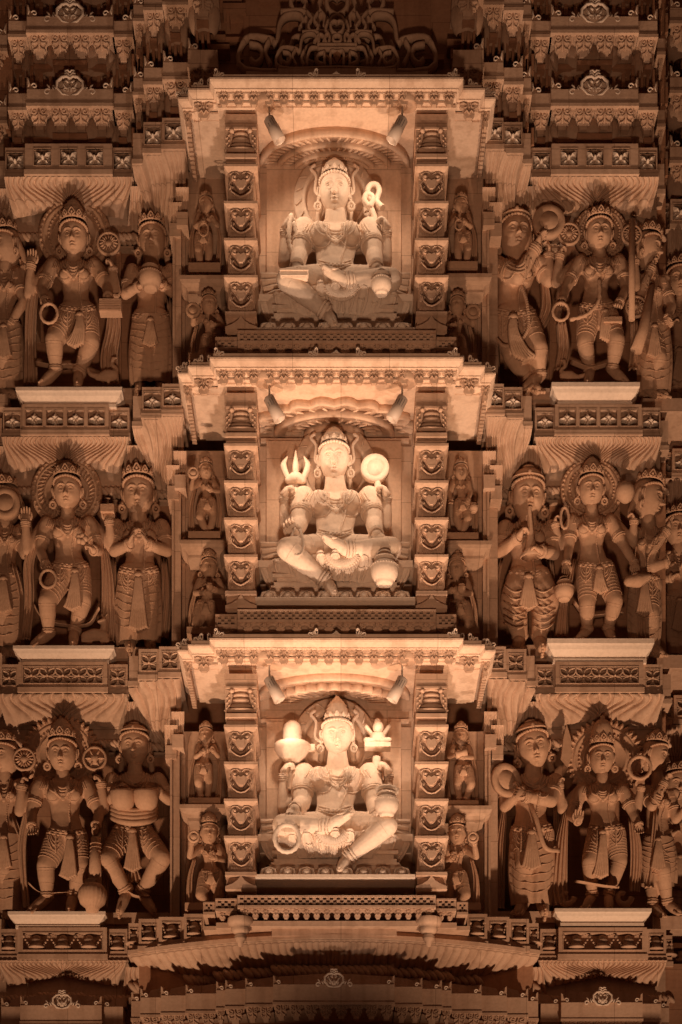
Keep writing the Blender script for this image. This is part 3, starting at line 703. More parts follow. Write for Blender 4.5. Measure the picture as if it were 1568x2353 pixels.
for (vt, vb) in ((-129, -97), (38, 70), (205, 238)):
    nmv = names[vt]
    tier([(20, 62, -.10, 1, 'l'), (62, 260, -.15, 4, 'lr'), (260, 305, -.10, 1, 'r'), (-50, 16, .06, 1, 'r')], vt, vb, f'left tower tier with leaf drops and oval crest, {nmv}', 160, crest=(161, -.14, 1.2))
    tier([(1221, 1267, -.10, 1, 'l'), (1267, 1467, -.15, 4, 'lr'), (1467, 1511, -.10, 1, 'r'), (1511, 1528, .1, 1, '')], vt, vb, f'right tower tier with leaf drops and oval crest, {nmv}', 1367, crest=(1367, -.14, 1.2))
    tier([(307, 331, -.28, 1, 'l'), (331, 375, -.40, 1, 'l'), (375, 432, -.46, 1, 'l'), (432, 500, -.6, 1, 'l')], vt, vb, f'stepped tower tier between left tower and central canopy, {nmv}', 400)
    tier([(1042, 1112, -.6, 1, 'r'), (1112, 1157, -.46, 1, 'r'), (1157, 1202, -.40, 1, 'r'), (1202, 1221, -.28, 1, 'r')], vt, vb, f'stepped tower tier between right tower and central canopy, {nmv}', 1140)
for (vt, vb, q) in ((-129, -97, 'highest of three'), (38, 70, 'middle of three'), (205, 238, 'lowest of three')):
    tier([(1503, 1540, .62, 1, 'r'), (1540, 1640, .56, 2, 'l')], vt, vb, f'receding tower tier at the far right edge, {q}', 1560, back=.94)
# solid core of the towers
e = empty('tower_core', (0, WALLY, Z(300, 0)), 'plain dark core of the towers behind their crested tiers', 'tower wall')
m = M(); m.pbox(-40, 300, -300, 300, .12, WALLY-.01); m.pbox(1226, 1500, -300, 300, .12, WALLY-.01); m.pbox(318, 520, -300, 255, -.12, WALLY-.01); m.pbox(1020, 1212, -300, 255, -.12, WALLY-.01)
m.pbox(400, 1130, -300, 300, -.2, WALLY-.012); m.build('core_wall', e, SW)
# dark pierced gable above the top canopy
e = empty('pierced_gable', P(775, 168, -.5), 'dark pierced scrollwork gable standing above the top canopy', 'gable')
def scrollgable(m, uc, vb, k, y, T):
    G = [[(0, 0), (178, 0), (178, -60), (130, -60), (118, -50), (112, -88), (98, -105), (74, -106), (66, -92), (72, -80)], [(170, -50), (150, -44), (146, -24), (158, -12), (168, -20)],
         [(132, -58), (140, -34), (128, -8)], [(104, -54), (112, -30), (104, -8)], [(96, -8), (92, -40), (82, -62), (60, -62)], [(60, -62), (60, -110), (110, -112)],
         [(0, -60), (62, -60)], [(0, -72), (58, -72)], [(20, -6), (20, -50), (0, -50)], [(40, -6), (40, -52)], [(40, -50), (60, -40), (62, -20), (44, -10)],
         [(56, -76), (62, -96), (50, -104), (40, -92), (44, -78)], [(34, -76), (38, -96), (30, -108)], [(0, -78), (10, -82), (12, -96), (0, -104)], [(0, -104), (16, -116), (20, -136), (10, -146), (0, -142)],
         [(26, -78), (24, -100), (36, -120), (28, -150)], [(66, -112), (60, -130), (72, -150), (60, -175)], [(84, -112), (90, -134), (80, -156), (96, -178)]]
    for q in G:
        for s in (1, -1):
            pts = smooth_path([P(uc+s*a*k, vb+b*k, y) for a, b in q], None, 4)
            m.tube(pts, 3.9*k/KPX*1.15, 6, flat=2.6)
m = M(); scrollgable(m, 775, 158, .73, -.62, 0); m.pbox(640, 910, 157, 172, -.66, -.2); m.build('front_tracery', e, ST)
m = M(); scrollgable(m, 775, 164, 1.18, -.42, 0); m.pbox(566, 984, 163, 172, -.46, -.2); m.build('rear_tracery', e, ST)
m = M(); m.pbox(560, 990, -20, 172, -.28, -.2); m.build('backing_wall', e, SW)
m = M()
for s in (1, -1): leaf(m, (X(775, -.6), Z(150, -.6)), R(90-s*50), .16, .07, -.6, 0)
leaf(m, (X(775, -.6), Z(150, -.6)), R(90), .17, .08, -.62, 0); m.build('gable_leaf', e, SW)
# small blocks behind the gable
rr = random.Random(3)
for i in range(46):
    m = M()
    u = rr.uniform(430, 1120); v = rr.uniform(-40, 150); y = rr.uniform(-.36, -.24)
    m.pbox(u, u+rr.uniform(20, 60), v, v+rr.choice((9, 12, 14)), y, -.18); m.pbox(u+8, u+15, v+8, v+45, y+.03, -.18)
    m.build('stone_slab', e, SW)

# ---------------------------------------------------------------- foot of the facade
cs = [(302, 323, -.30), (323, 370, -.43), (370, 427, -.50), (427, 497, -.57), (497, 518, -.68), (518, 564, -.73), (564, 628, -.80), (628, 907, -.88), (907, 971, -.80), (971, 1016, -.73), (1016, 1038, -.68), (1038, 1107, -.57), (1107, 1165, -.50), (1165, 1214, -.43), (1214, 1237, -.30)]
e = empty('central_petal_cornice', P(770, 2200, -.3), 'wide fluted petal cornice curving under the bottom niche with a stone rope below', 'cornice')
m = M()
uu = np.linspace(300, 1240, 700)
def curve_y(u, a=-.86, b=-.36): q = (u-770)/470.; return a+(b-a)*q*q
ntt = 14; A = np.zeros((700, ntt, 3)); z0 = Z(2160, -.8); z1 = Z(2225, -.5)
for j in range(ntt):
    t_ = j/(ntt-1); e2 = t_*t_*(3-2*t_)
    q = (uu-770)/470.
    y = curve_y(uu)+.04+(curve_y(uu, -.42, -.0)-curve_y(uu)-.04)*t_**.9
    xs = np.array([X(a, b) for a, b in zip(770+(uu-770)*(1-.10*e2), y)])
    g_ = np.abs(np.sin(math.pi*54*(np.sign(q)*np.abs(q)**.85)*.5+math.pi/2*0))**.7
    d = .024*g_*min(1, .3+3*t_)
    A[:, j, 0] = xs; A[:, j, 1] = y-.7*d; A[:, j, 2] = z0+(z1-z0)*(.5*t_+.5*e2)-.6*d
m.grid(A, flip=True); m.build('petal_moulding', e)
m = M()
pl = [(X(u, curve_y(u)+.02), curve_y(u)+.02) for u in range(300, 1241, 47)]
m.sweep(pl, [(-.3, z0+.09), (-.03, z0+.09), (-.03, z0+.04), (.015, z0+.035), (.015, z0), (-.3, z0)])
m.build('cornice_lip', e)
m = M()
for i, (a, b, y) in enumerate(cs):
    yr = y+.34; zr = Z(2240, -.4)
    rope(m, a, b, V_at(zr, yr), yr, .045, .055)
    m.box(X(a, yr), X(b, yr), yr+.0, .29, zr-.1, zr-.045); m.box(X(a, yr)-.02, X(b, yr)+.02, yr-.03, .285, zr-.16, zr-.1)
    m.box(X(a, yr), X(b, yr), yr+.03, .28, zr-.045, zr+.16)
m.build('rope_moulding', e)
def crest_course(lab, segs, vtop, vbot, yref, crest, nd, grp='crested courses at the foot of the facade'):
    za, zb = Z(vtop, yref), Z(vbot, yref)
    e = empty('crested_course', (X((segs[0][0]+segs[-1][1])/2, 0), 0, zb), lab, 'crested course', grp)
    m, mc, md, mb_ = M(), M(), M(), M()
    for (a, b, y) in segs:
        a0, a1 = V_at(za, y), V_at(zb, y)
        m.pbox(a, b, a0, a1, y, .25); m.box(X(a, y)-.005, X(b, y)+.005, y-.01, .25, zb-.022, zb)
        c = (a+b)/2; L = b-a > 100
        for k, uu_ in (((1, a),) if c < 700 or L else ())+(((-1, b),) if c > 850 or L else ()):
            m.pplate([(uu_, a0+.5), (uu_, a0-21), (uu_+k*4, a0-18), (uu_+k*5, a0-10), (uu_+k*10, a0-5), (uu_+k*18, a0-2), (uu_+k*18, a0+.5)][::k], y+.012, y+.06)
            orn(mc, [(1.5, spiral(0, 0, 5, 1.2, 200, 560, 12))], uu_+k*13, a0-5, 1, y+.006, k)
        # curved screen behind: rises toward the middle
        k = 1 if c < 700 else -1
        if L: pts = [(a+8, a0+1), (a+14, a0-18), (c-40, a0-24), (c+40, a0-24), (b-14, a0-18), (b-8, a0+1)]
        elif k > 0: pts = [(a+1, a0+1), (a+16, a0-2), (a+24, a0-16), (b+8, a0-24), (b+8, a0+1)]
        else: pts = [(a-8, a0+1), (a-8, a0-24), (b-24, a0-16), (b-16, a0-2), (b-1, a0+1)]
        mb_.pplate(pts, y+.1, y+.2)
        drops(md, a+1, b-1, V_at(zb-.022, y), max(1, round((b-a)/nd)), 30, y+.01, True, .3)
    if crest: cartouche(mc, crest[0], V_at(za, crest[1])+6, crest[2], crest[1]-.004)
    m.build('fascia', e); mb_.build('curved_screen', e); mc.build('crest_carving', e, SC); md.build('leaf_drops', e)
crest_course('wide stepped course with central oval crest under the lowest rope moulding', cs, 2262, 2303, -.88, (768, -.9, .85), 33)
crest_course('crested course with oval crest at the lower left corner', [(3, 47, -.10), (47, 234, -.15), (234, 283, -.10)], 2310, 2347, -.15, (143, -.155, .85), 40)
crest_course('crested course with oval crest at the lower right corner', [(1243, 1290, -.10), (1290, 1477, -.15), (1477, 1520, -.10), (1520, 1538, .05)], 2303, 2341, -.15, (1385, -.155, .85), 40)
# block under the bottom course and behind it
e = empty('lower_wall', (0, 0, 5), 'plain wall mass behind the lowest courses and bay feet', 'wall')
m = M(); m.pbox(-60, 1620, 2215, 2500, .12, .29); m.pbox(320, 1225, 2215, 2500, -.22, .11); m.build('wall_face', e, SW)
# ================================================================ carved stone figures
sm = lambda a, b, x: np.clip((x-a)/(b-a), 0, 1)**2*(3-2*np.clip((x-a)/(b-a), 0, 1))
G2 = lambda X_, Z_, cx, cz, sx, sz: np.exp(-((X_-cx)/sx)**2-((Z_-cz)/sz)**2)
def head_arr(a, nu=84, nv=110, male=False):
    b, c = a*1.12, a*1.42
    s = np.linspace(-math.pi, math.pi, nu, endpoint=False)[None, :]; az = s-.42*np.sin(s)
    q = np.linspace(-1, 1, nv)[:, None]; el_ = (q+.18*np.sin(math.pi*q))*math.pi/2*.999
    el_ = (q-.10*np.sin(math.pi*q)*0)*math.pi/2*.998
    cx = np.sin(az)*np.cos(el_); cy = -np.cos(az)*np.cos(el_); cz = np.sin(el_)*np.ones_like(az)
    Z_ = cz; X_ = cx.copy(); low = np.clip(-Z_, 0, 1)
    X_ = X_*(1-.26*low**1.6)*(1+.06*np.clip(Z_, 0, 1)); front = np.clip(-cy, 0, 1)
    Y_ = cy*(1-.06*front*(1-low)); Y_ = Y_-.10*low**2*front*0
    d = np.zeros_like(X_)
    nz = sm(.26, -.12, Z_)*sm(-.235, -.15, Z_)
    d += .30*nz*np.exp(-(X_/(.085+.055*sm(.2, -.12, Z_)))**2)
    for m in (1, -1):
        d += .10*G2(X_, Z_, m*.135, -.14, .065, .05)
        d -= .13*G2(X_, Z_, m*.36, .13, .21, .12)
        d += .115*G2(X_, Z_, m*.38, .10, .15, .06)
        dx = X_-m*.38; w_ = np.exp(-(dx/.19)**4)
        d += .075*w_*np.exp(-((Z_-(.115+.095*(1-(dx/.21)**2)))/.024)**2)
        d += .05*w_*np.exp(-((Z_-(.09-.08*(1-(dx/.21)**2)))/.022)**2)
        d -= .05*G2(X_, Z_, m*.37, .105, .035, .025)
        db = X_-m*.36; wb = np.exp(-(db/.27)**4)
        d += .08*wb*np.exp(-((Z_-(.30+.06*(1-(db/.28)**2)))/.035)**2)
        d += .07*G2(X_, Z_, m*.45, -.20, .24, .2)
        d -= .02*G2(X_, Z_, m*.24, -.40, .05, .05)
        d -= .05*w_*np.exp(-((Z_-(.165+.10*(1-(dx/.22)**2)))/.02)**2)
        d -= .04*wb*np.exp(-((Z_-(.375+.06*(1-(db/.28)**2)))/.025)**2)
        d -= .04*np.exp(-((Z_+.14)/.07)**2)*np.exp(-((abs(X_)-.215)/.03)**2)
    d *= 1.3
    d += .07*G2(X_, Z_, 0, -.41, .26, .14)
    d += .10*np.exp(-((Z_-(-.345+.03*np.cos(X_*18)*np.exp(-(X_/.1)**2)-.25*X_**2*0))/.038)**2)*np.exp(-(X_/.19)**4)
    d += .11*np.exp(-((Z_+.465)/.05)**2)*np.exp(-(X_/.145)**4)
    d -= .09*np.exp(-((Z_+.40-.5*X_**2)/.016)**2)*np.exp(-(X_/.23)**4)
    d -= .05*G2(X_, Z_, 0, -.57, .2, .045)
    d += .12*G2(X_, Z_, 0, -.78, .22, .13)
    Y2 = Y_*b-d*a*(front > .02)*np.clip(front*3, 0, 1)
    return np.stack([X_*a, Y2, Z_*c], -1)
def rotm(pitch, yaw, roll):
    return np.array((Matrix.Rotation(R(yaw), 3, 'Z')@Matrix.Rotation(R(roll), 3, 'Y')@Matrix.Rotation(R(pitch), 3, 'X')))
def hand(mb, w, tip, face, th, curl, k, n=6):
    w, tip = np.array(w, float), np.array(tip, float); L = np.linalg.norm(tip-w); d = (tip-w)/L
    nrm = {'f': (0, -1, 0), 'b': (0, 1, 0), 'l': (-1, 0, 0), 'r': (1, 0, 0), 'u': (0, -.3, 1), 'd': (0, -.3, -1)}[face]
    nrm = np.array(nrm, float); nrm -= d*np.dot(nrm, d); nrm /= np.linalg.norm(nrm)+1e-6
    lat = np.cross(d, nrm)*th
    pw, pl = k*.40, k*.52                      # half palm width, palm length; k = size of the hand
    pl = min(pl, L*.6) if curl < .5 else pl
    A = []
    for t, wx, wz in ((0, .26, .22), (.12, .34, .25), (.5, .42, .2), (.85, .44, .15), (1, .36, .10)):
        a = np.linspace(0, 2*math.pi, 12, endpoint=False); c0 = w+d*t*pl
        A.append(c0+np.outer(np.cos(a), lat)*k*wx+np.outer(np.sin(a), nrm)*k*wz)
    mb.grid(A, closed_v=True)
    lens = (.46, .56, .60, .54, .42)
    for i in range(4):
        o = (-.31+.205*i); base = w+d*pl*.93+lat*k*o*-1
        fl = k*(.50, .57, .53, .42)[i]; pts = [base-d*k*.1]; dirv = d+lat*(-o)*.18; ang = 0; p = base.copy(); pts.append(p.copy())
        for j, sgl in enumerate((.42, .32, .26)):
            ang += R(12+curl*(70 if j == 0 else 78)*(.9 if i else .8)); dv = math.cos(ang)*dirv+math.sin(ang)*nrm
            p = p+dv*fl*sgl; pts.append(p.copy())
        q, r = smooth_path(pts, [k*.10, k*.098, k*.092, k*.085, k*.066], 3); mb.tube(q, r, n); mb.ell(q[-1], k*.066, nu=6, nv=4)
    b = w+d*pl*.25+lat*k*.30; t1 = b+lat*k*.20+d*k*.22+nrm*k*.05
    q, r = smooth_path([b-lat*k*.12, b+lat*k*.08, t1, t1+d*k*.24+nrm*k*(.06+.22*curl)-lat*k*.18*curl], [k*.13, k*.13, k*.105, k*.075], 3)
    mb.tube(q, r, n); mb.ell(q[-1], k*.075, nu=6, nv=4)
def remesh(mb, vox, it=6):
    me = mb.mesh('tmp'); o = bpy.data.objects.new('tmp', me); C.objects.link(o)
    md = o.modifiers.new('r', 'REMESH'); md.mode = 'VOXEL'; md.voxel_size = vox; md.use_smooth_shade = True
    m2 = o.modifiers.new('s', 'SMOOTH'); m2.factor = .5; m2.iterations = it
    dg = bpy.context.evaluated_depsgraph_get(); ev = o.evaluated_get(dg); m3 = ev.to_mesh()
    V = np.empty(len(m3.vertices)*3); m3.vertices.foreach_get('co', V)
    F = [tuple(p.vertices) for p in m3.polygons]; ev.to_mesh_clear()
    bpy.data.objects.remove(o); bpy.data.meshes.remove(me)
    return V.reshape(-1, 3), F
CAMP = np.array([0, -D, CAMZ])
class Fig:
    def __init__(s, name, label, cat, y, J, group=None):
        s.y = y; s.J = J; s.k = J['hw']/30.; s.q = 1/sc_at(y); s.U = s.q*s.k   # one unit = one photo pixel at life size
        hd = J['hd']; f = J['foot']
        s.root = empty(name, P(f[0], f[1], y), label, cat, group)
    def at(s, u, v, dy=0, r=0): return np.array([X(u, s.y+dy-r*.6), s.y+dy, Z(v, s.y+dy-r*.6)])
    def body(s):
        J, U, k = s.J, s.U, s.k; B = M(); E = M()
        hd, sL, sR, wa, hp = J['hd'], J['sh'][0], J['sh'][1], J['waist'], J['hip']
        turn = J.get('turn', 0); td = J.get('td', 1.0)
        mu, mv = (sL[0]+sR[0])/2, (sL[1]+sR[1])/2; hwS = abs(sR[0]-sL[0])/2
        rings = [(hp[0], hp[1]+hp[2]*.55, hp[2]*.55, .55), (hp[0], hp[1]+hp[2]*.25, hp[2]*.92, .72), (hp[0], hp[1], hp[2], .72), ((hp[0]*.5+wa[0]*.5), (hp[1]*.5+wa[1]*.5), (hp[2]+wa[2])*.46, .72),
                 (wa[0], wa[1], wa[2]*.95, .72), (wa[0]*.6+mu*.4, wa[1]*.6+mv*.4, wa[2]*1.08, .72), (wa[0]*.25+mu*.75, wa[1]*.25+mv*.75, hwS*.92, .62), (mu, mv+4*k, hwS*1.0, .47), (mu, mv-7*k, hwS*.76, .42), (mu*.8+hd[0]*.2, mv-13*k, hwS*.48, .5), (mu*.6+hd[0]*.4, mv-17*k, hwS*.24, .9)]
        A = []
        for i, (u, v, r, f) in enumerate(rings):
            c0 = s.at(u, v, J.get('lean', 0)*(-.05, -.05, -.05, -.04, -.03, -.01, .03, .07, .08, .08, .07)[i], .10*k); a = np.linspace(0, 2*math.pi, 24, endpoint=False); rx = r*s.q; ry = min(r*f, 30*k*1.0)*s.q*td
            A.append(np.stack([c0[0]+rx*np.cos(a), c0[1]+ry*np.sin(a), c0[2]+0*a], -1))
        B.grid(A, closed_v=True)
        B.f.append(tuple(range(24))[::-1]); B.sm.append(True); B.f.append(tuple(range(10*24, 264))); B.sm.append(True)
        # neck
        hc = s.at(hd[0], hd[1], -.03*k, .1*k); nb = s.at(mu*.7+hd[0]*.3, mv-4*k, .05*J.get('lean', 0), .06)
        s.hc = hc
        nw = J.get('nw', 14)
        B.caps([nb, (nb+hc)/2+np.array([0, -.0, 0]), hc+np.array([0, .07*k, -.01])], [nw*U*1.25, nw*U, nw*U*1.05], 14)
        # breasts
        if J.get('bust', 1):
            for m in (-1, 1):
                bu = J['bst'][0 if m < 0 else 1] if 'bst' in J else (mu*.75+wa[0]*.25+m*hwS*.46, mv*.66+wa[1]*.34)
                B.ell(s.at(bu[0], bu[1], -.085*k, .06*k), np.array([.30*hwS, .27*hwS, .30*hwS])*s.q*J.get('bust', 1), nu=18, nv=12)
        for S_ in (sL, sR): B.ell(s.at(S_[0], S_[1]+3*k, 0, .03), np.array([15, 15, 15])*U)
        # arms
        for a in J['arms']:
            sh, el, wr, tp = [tuple(q) for q in a['p']]; rr = a.get('r', 1)
            g = lambda t, r: s.at(t[0], t[1], (t[2] if len(t) > 2 else 0)*k, r*U)
            a1, a2, a3 = g(sh, 12), g(el, 10), g(wr, 8)
            a['w3'] = (a1, a2, a3)
            B.caps([a1, a1*.5+a2*.5, a2], [16*U*rr, 15*U*rr, 11.5*U*rr], 12); B.caps([a2, a2*.6+a3*.4, a3], [11.5*U*rr, 11*U*rr, 7.8*U*rr], 12)
            t3 = g(tp, 6); a['t3'] = t3
            hand(E, a3, t3, a.get('f', 'f'), a.get('th', 1), a.get('c', .3), 24*U*a.get('hs', 1))
        # legs
        s.legs = []
        for L in J['legs']:
            pt = [s.at(q[0], q[1], (q[2] if len(q) > 2 else 0)*k, .03) for q in L['p']]   # hip, knee, ankle, toe
            r0, r1, r2 = L.get('r', (29, 19.5, 11))
            B.caps([pt[0], (pt[0]+pt[1])/2, pt[1]], [r0*U, r0*U*.86, r1*U], 16)
            B.caps([pt[1], pt[1]*.62+pt[2]*.38, pt[2]], [r1*U, r1*U*.92, r2*U], 14)
            ft = pt[3]-pt[2]; fl = np.linalg.norm(ft); fd = ft/fl
            B.caps([pt[2]-fd*6*U, pt[2]*.5+pt[3]*.5, pt[3]], [11*U, 12*U, 9*U], 10)
            up = np.array((0, -.3, 1.0)) if abs(fd[2]) < .75 else np.array((1., 0, 0)); lt = np.cross(fd, up); lt /= np.linalg.norm(lt)+1e-6
            for i in range(5): E.caps([pt[3]+lt*(i-2)*4.8*U-fd*4*U, pt[3]+lt*(i-2)*5.4*U+fd*(9-abs(i-1))*U], [(4.4-.3*i)*U, (3.6-.3*i)*U], 6)
            s.legs.append(pt)
        for q in J.get('blobs', ()): B.ell(s.at(q[0], q[1], q[2]*k, .03), np.array(q[3:6])*U)
        V, F = remesh(B, J.get('vox', .010), J.get('sm', 5))
        s.bvh = BVHTree.FromPolygons(V.tolist(), F)
        O = M(); O.add(V, F, True)
        # head
        a = J['hw']*s.q*.95; Rm = rotm(J.get('pitch', 18), J.get('yaw', 0), J.get('roll', 0))
        s.a, s.Rm = a, Rm
        H = head_arr(a, *(J.get('hres', (84, 110))))@Rm.T+hc
        O.grid(H, closed_v=True)
        for m in (-1, 1):
            e0 = lambda x, y_, z: Rm@np.array([m*x*a, y_*a, z*a])+hc
            O.tube([e0(1.0, .05, .38), e0(1.14, .12, .36), e0(1.18, .16, .1), e0(1.08, .1, -.2), e0(1.02, .05, -.42), e0(.98, .0, -.3), e0(1.0, 0, .1)], .075*a, 6, closed=True)
            O.ell(e0(1.03, .1, .02), np.array([.06, .16, .36])*a, Rm, 10, 8)
        merge(O, E)
        o = O.build('carved_body', s.root, s.J.get('mat', s.J.get('mat', SF))); s.o = o
        s.bvh2 = BVHTree.FromPolygons(np.concatenate(O.v).tolist(), O.f)
        return s
    def head_pt(s, x, y_, z): return s.Rm@(np.array([x, y_, z])*s.a)+s.hc
    def crown(s, kind='tall', top=None, hair=True):
        a, Rm, hc = s.a, s.Rm, s.hc; J = s.J; H = M(); hp = s.head_pt
        if hair:
            H.ell(hp(0, .34, .26), np.array([1.05, 1.0, 1.28])*a, Rm, 32, 20)
            for t in np.linspace(-1, 1, 19):
                an = t*1.75; H.ell(hp(1.0*math.sin(an)*1.0, -.80*math.cos(an)*.98+.04, 1.1-.56*abs(t)**1.6), np.array([.12, .12, .10])*a, Rm, 8, 6)
            for m in (-1, 1):     # hair and veil falling behind the ears
                H.caps([hp(m*.9, .4, .2), hp(m*1.02, .55, -.6), hp(m*1.15, .6, -1.5)], [.3*a, .26*a, .2*a], 10)
            H.build('carved_hair', s.root, s.J.get('mat', SF))
        K = M()
        # height so that the top lands on the photo's crown top
        top = top or J['top']; zt = (Z(top, s.y-.10*s.k)-hc[2])/a; zt = max(1.75, zt)
        ax = Rm@np.array([0, .18, 1]); base = hp(0, .20, 1.12); h = (zt-1.12)*a/max(.6, ax[2]/np.linalg.norm(ax))
        if kind == 'tall':
            pr = [(1.05, 0), (1.12, .03), (1.12, .10), (1.0, .13), (1.06, .17), (1.0, .23), (.98, .34), (.90, .37), (.93, .42), (.86, .47), (.80, .56), (.70, .60), (.72, .65), (.60, .72), (.48, .78), (.5, .82), (.34, .88), (.2, .92), (.24, .95), (.1, .99), (0, 1)]
        elif kind == 'cone':
            pr = [(1.05, 0), (1.1, .03), (1.08, .14), (.98, .17), (1.0, .26), (.9, .3), (.93, .42), (.80, .47), (.82, .58), (.66, .64), (.6, .72), (.4, .82), (.15, .97), (0, 1)]
        elif kind == 'low':
            pr = [(1.04, 0), (1.1, .05), (1.1, .2), (1.02, .25), (1.0, .45), (.85, .7), (.5, .92), (.2, .97), (.2, 1.1), (0, 1.15)]
        else:   # bun
            pr = [(1.05, -.12), (1.07, 0), (1.02, .2), (.88, .42), (.66, .58), (.36, .68), (.42, .76), (.40, .88), (.2, .98), (0, 1.0)]
        K.lathe([(r*a*J.get('cr', .90), z*h) for r, z in pr], base, ax, 56, 16 if kind != 'bun' else 0, .035, twist=.0)
        # frontal diadem leaves and bead rows
        q = Vector((0, 0, 1)).rotation_difference(Vector(ax)).to_matrix()
        def cp(an, r, z): return np.array(q@Vector((J.get('cr', .93)*r*a*math.sin(an), -J.get('cr', .93)*r*a*math.cos(an), z)))+base
        if kind != 'bun':
            for an, sz in ((0, 1), (.55, .8), (-.55, .8), (1.1, .7), (-1.1, .7)):
                sz *= J.get('dl', 1)
                b0 = cp(an, 1.12, .12*h); 
                for m in (-1, 1):
                    K.tube(smooth_path([cp(an, 1.13, .05*h), cp(an+m*.22*sz, 1.13, .14*h*sz+.04*a), cp(an+m*.14*sz, 1.12, .3*sz*a+.1*h), cp(an, 1.1, .52*sz*a+.08*h)], None, 3), .055*a, 5)
                K.ell(cp(an, 1.12, .22*a*sz+.06*h), np.array([.09, .07, .12])*a, nu=8, nv=6)
            for i in range(24):
                an = i*math.pi/12; K.ell(cp(an, 1.13, .02*h), .055*a, nu=6, nv=4)
        else:
            K.tube([cp(i*math.pi/12, 1.09, .0) for i in range(24)], .06*a, 6, closed=True)
            K.ell(cp(0, 1.12, .1*h), np.array([.12, .08, .16])*a)
        K.build('crown', s.root, s.J.get('mat', SF))
        for m in (-1, 1):   # ear ornaments
            R_ = M()
            c0 = hp(m*1.14, -.08, -.78); th = np.linspace(0, 2*math.pi, 18, endpoint=False)
            R_.tube([c0+Rm@(np.array([math.cos(t)*.21, 0, math.sin(t)*.23])*a) for t in th], [.09*a*(1+.25*(i % 2)) for i in range(18)], 6, closed=True)
            R_.ell(c0, .08*a, nu=8, nv=6); R_.ell(hp(m*1.1, -.05, -.45), .1*a, nu=8, nv=6)
            R_.build('earring', s.root, s.J.get('mat', SF))
        return s
    def hit(s, u, v, lift=.004):
        d = P(u, v, s.y)-CAMP; d /= np.linalg.norm(d)
        h = s.bvh.ray_cast(Vector(CAMP), Vector(d))
        return None if h[0] is None else np.array(h[0])-d*lift
    def drape(s, mb, pts, rad, n=24, bead=0, flat=1, lift=.003, nn=5):
        p = smooth_path([(a, b, 0) for a, b in pts], None, 6); L = np.concatenate([[0], np.cumsum(np.linalg.norm(np.diff(p, axis=0), axis=1))])
        t = np.linspace(0, L[-1], n); us = np.interp(t, L, p[:, 0]); vs = np.interp(t, L, p[:, 1]); out = []; last = None
        run = []
        for u, v in zip(us, vs):
            h = s.hit(u, v, lift)
            if h is None or (run and abs(h[1]-run[-1][1]) > .14):
                if len(run) > 2: out.append(run)
                run = []
                if h is not None: run = [h]
            else: run.append(h)
        if len(run) > 2: out.append(run)
        for r_ in out:
            if bead:
                for q in r_: mb.ell(q, rad, nu=6, nv=4)
            else:
                mb.tube(smooth_path(r_, None, 2), rad, nn, flat=flat)
    def torus_on(s, mb, p0, p1, t, r, thick, bead=False, n=18):
        c0 = p0+(p1-p0)*t; d = (p1-p0)/np.linalg.norm(p1-p0); a = np.cross(d, (.1, 1, .2)); a /= np.linalg.norm(a); b = np.cross(d, a)
        pts = [c0+a*r*math.cos(x)+b*r*math.sin(x) for x in np.linspace(0, 2*math.pi, n, endpoint=False)]
        mb.tube(pts, [thick*(1+.35*(i % 2)*bead) for i in range(n)], 6, closed=True)
    def dress(s, long=False, mala=1, pleat=True, lines=7, thread=True, loops=True):
        J, U, k = s.J, s.U, s.k; W = M()
        sL, sR, wa, hp, hd = J['sh'][0], J['sh'][1], J['waist'], J['hip'], J['hd']
        mu, mv = (sL[0]+sR[0])/2, (sL[1]+sR[1])/2; hw = abs(sR[0]-sL[0])/2; nu_ = mu*.5+hd[0]*.5
        N = M(); T = wa[1]-mv
        for i, (a, b) in enumerate(((.40, .05), (.52, .14), (.64, .24))):
            s.drape(N, [(nu_-a*hw, mv-10*k+i*3*k), (nu_-a*hw*.75, mv+T*b), (mu, mv+T*(b+.12)), (nu_+a*hw*.75, mv+T*b), (nu_+a*hw, mv-10*k+i*3*k)], 2.4*U, 34, bead=(i == 1))
        if mala:
            for w_, dp, r in ((.27, .50, 2.6), (.20, .42, 1.9)):
                s.drape(N, [(nu_-w_*hw, mv-2*k), (nu_-w_*hw*1.05, mv+T*dp*.6), (mu, mv+T*dp), (nu_+w_*hw*1.05, mv+T*dp*.6), (nu_+w_*hw, mv-2*k)], r*U*1.25, 40, bead=1)
            h = s.hit(mu, mv+T*.5)
            if h is not None: N.ell(h, np.array([5, 3, 6])*U)
        if thread:
            s.drape(N, [(mu+hw*.35, mv), (mu+hw*.30, mv+T*.55), (wa[0]+wa[2]*.35, wa[1]), (hp[0]+hp[2]*.30, hp[1])], 2.6*U, 30, bead=1)
        for m in (-1, 1):  # lower edge of the bodice, tassels on the shoulders
            c0 = mu*.75+wa[0]*.25+m*hw*.46; v0 = mv*.66+wa[1]*.34
            s.drape(N, [(c0-.34*hw, v0+.05*hw), (c0-.15*hw, v0+.30*hw), (c0+.15*hw, v0+.30*hw), (c0+.34*hw, v0+.05*hw)], 1.5*U, 16)
            for j in range(4): s.drape(N, [(mu+m*hw*(.6+.09*j), mv-4*k), (mu+m*hw*(.72+.1*j), mv+12*k)], 1.4*U, 5)
        N.build('necklaces', s.root, s.J.get('mat', SF))
        # belt and hanging loops
        for i, dv in enumerate((-9, -4, 1)):
            s.drape(W, [(hp[0]-hp[2]*1.02, hp[1]+dv*k-3*k), (hp[0], hp[1]+dv*k+4*k), (hp[0]+hp[2]*1.02, hp[1]+dv*k-3*k)], 1.9*U, 40, bead=(i == 1))
        for i in range(-3, 4): 
            h = s.hit(hp[0]+i*hp[2]*.26, hp[1]-2*k)
            if h is not None: W.ell(h, np.array([4.5, 3, 4.5])*U, nu=8, nv=6)
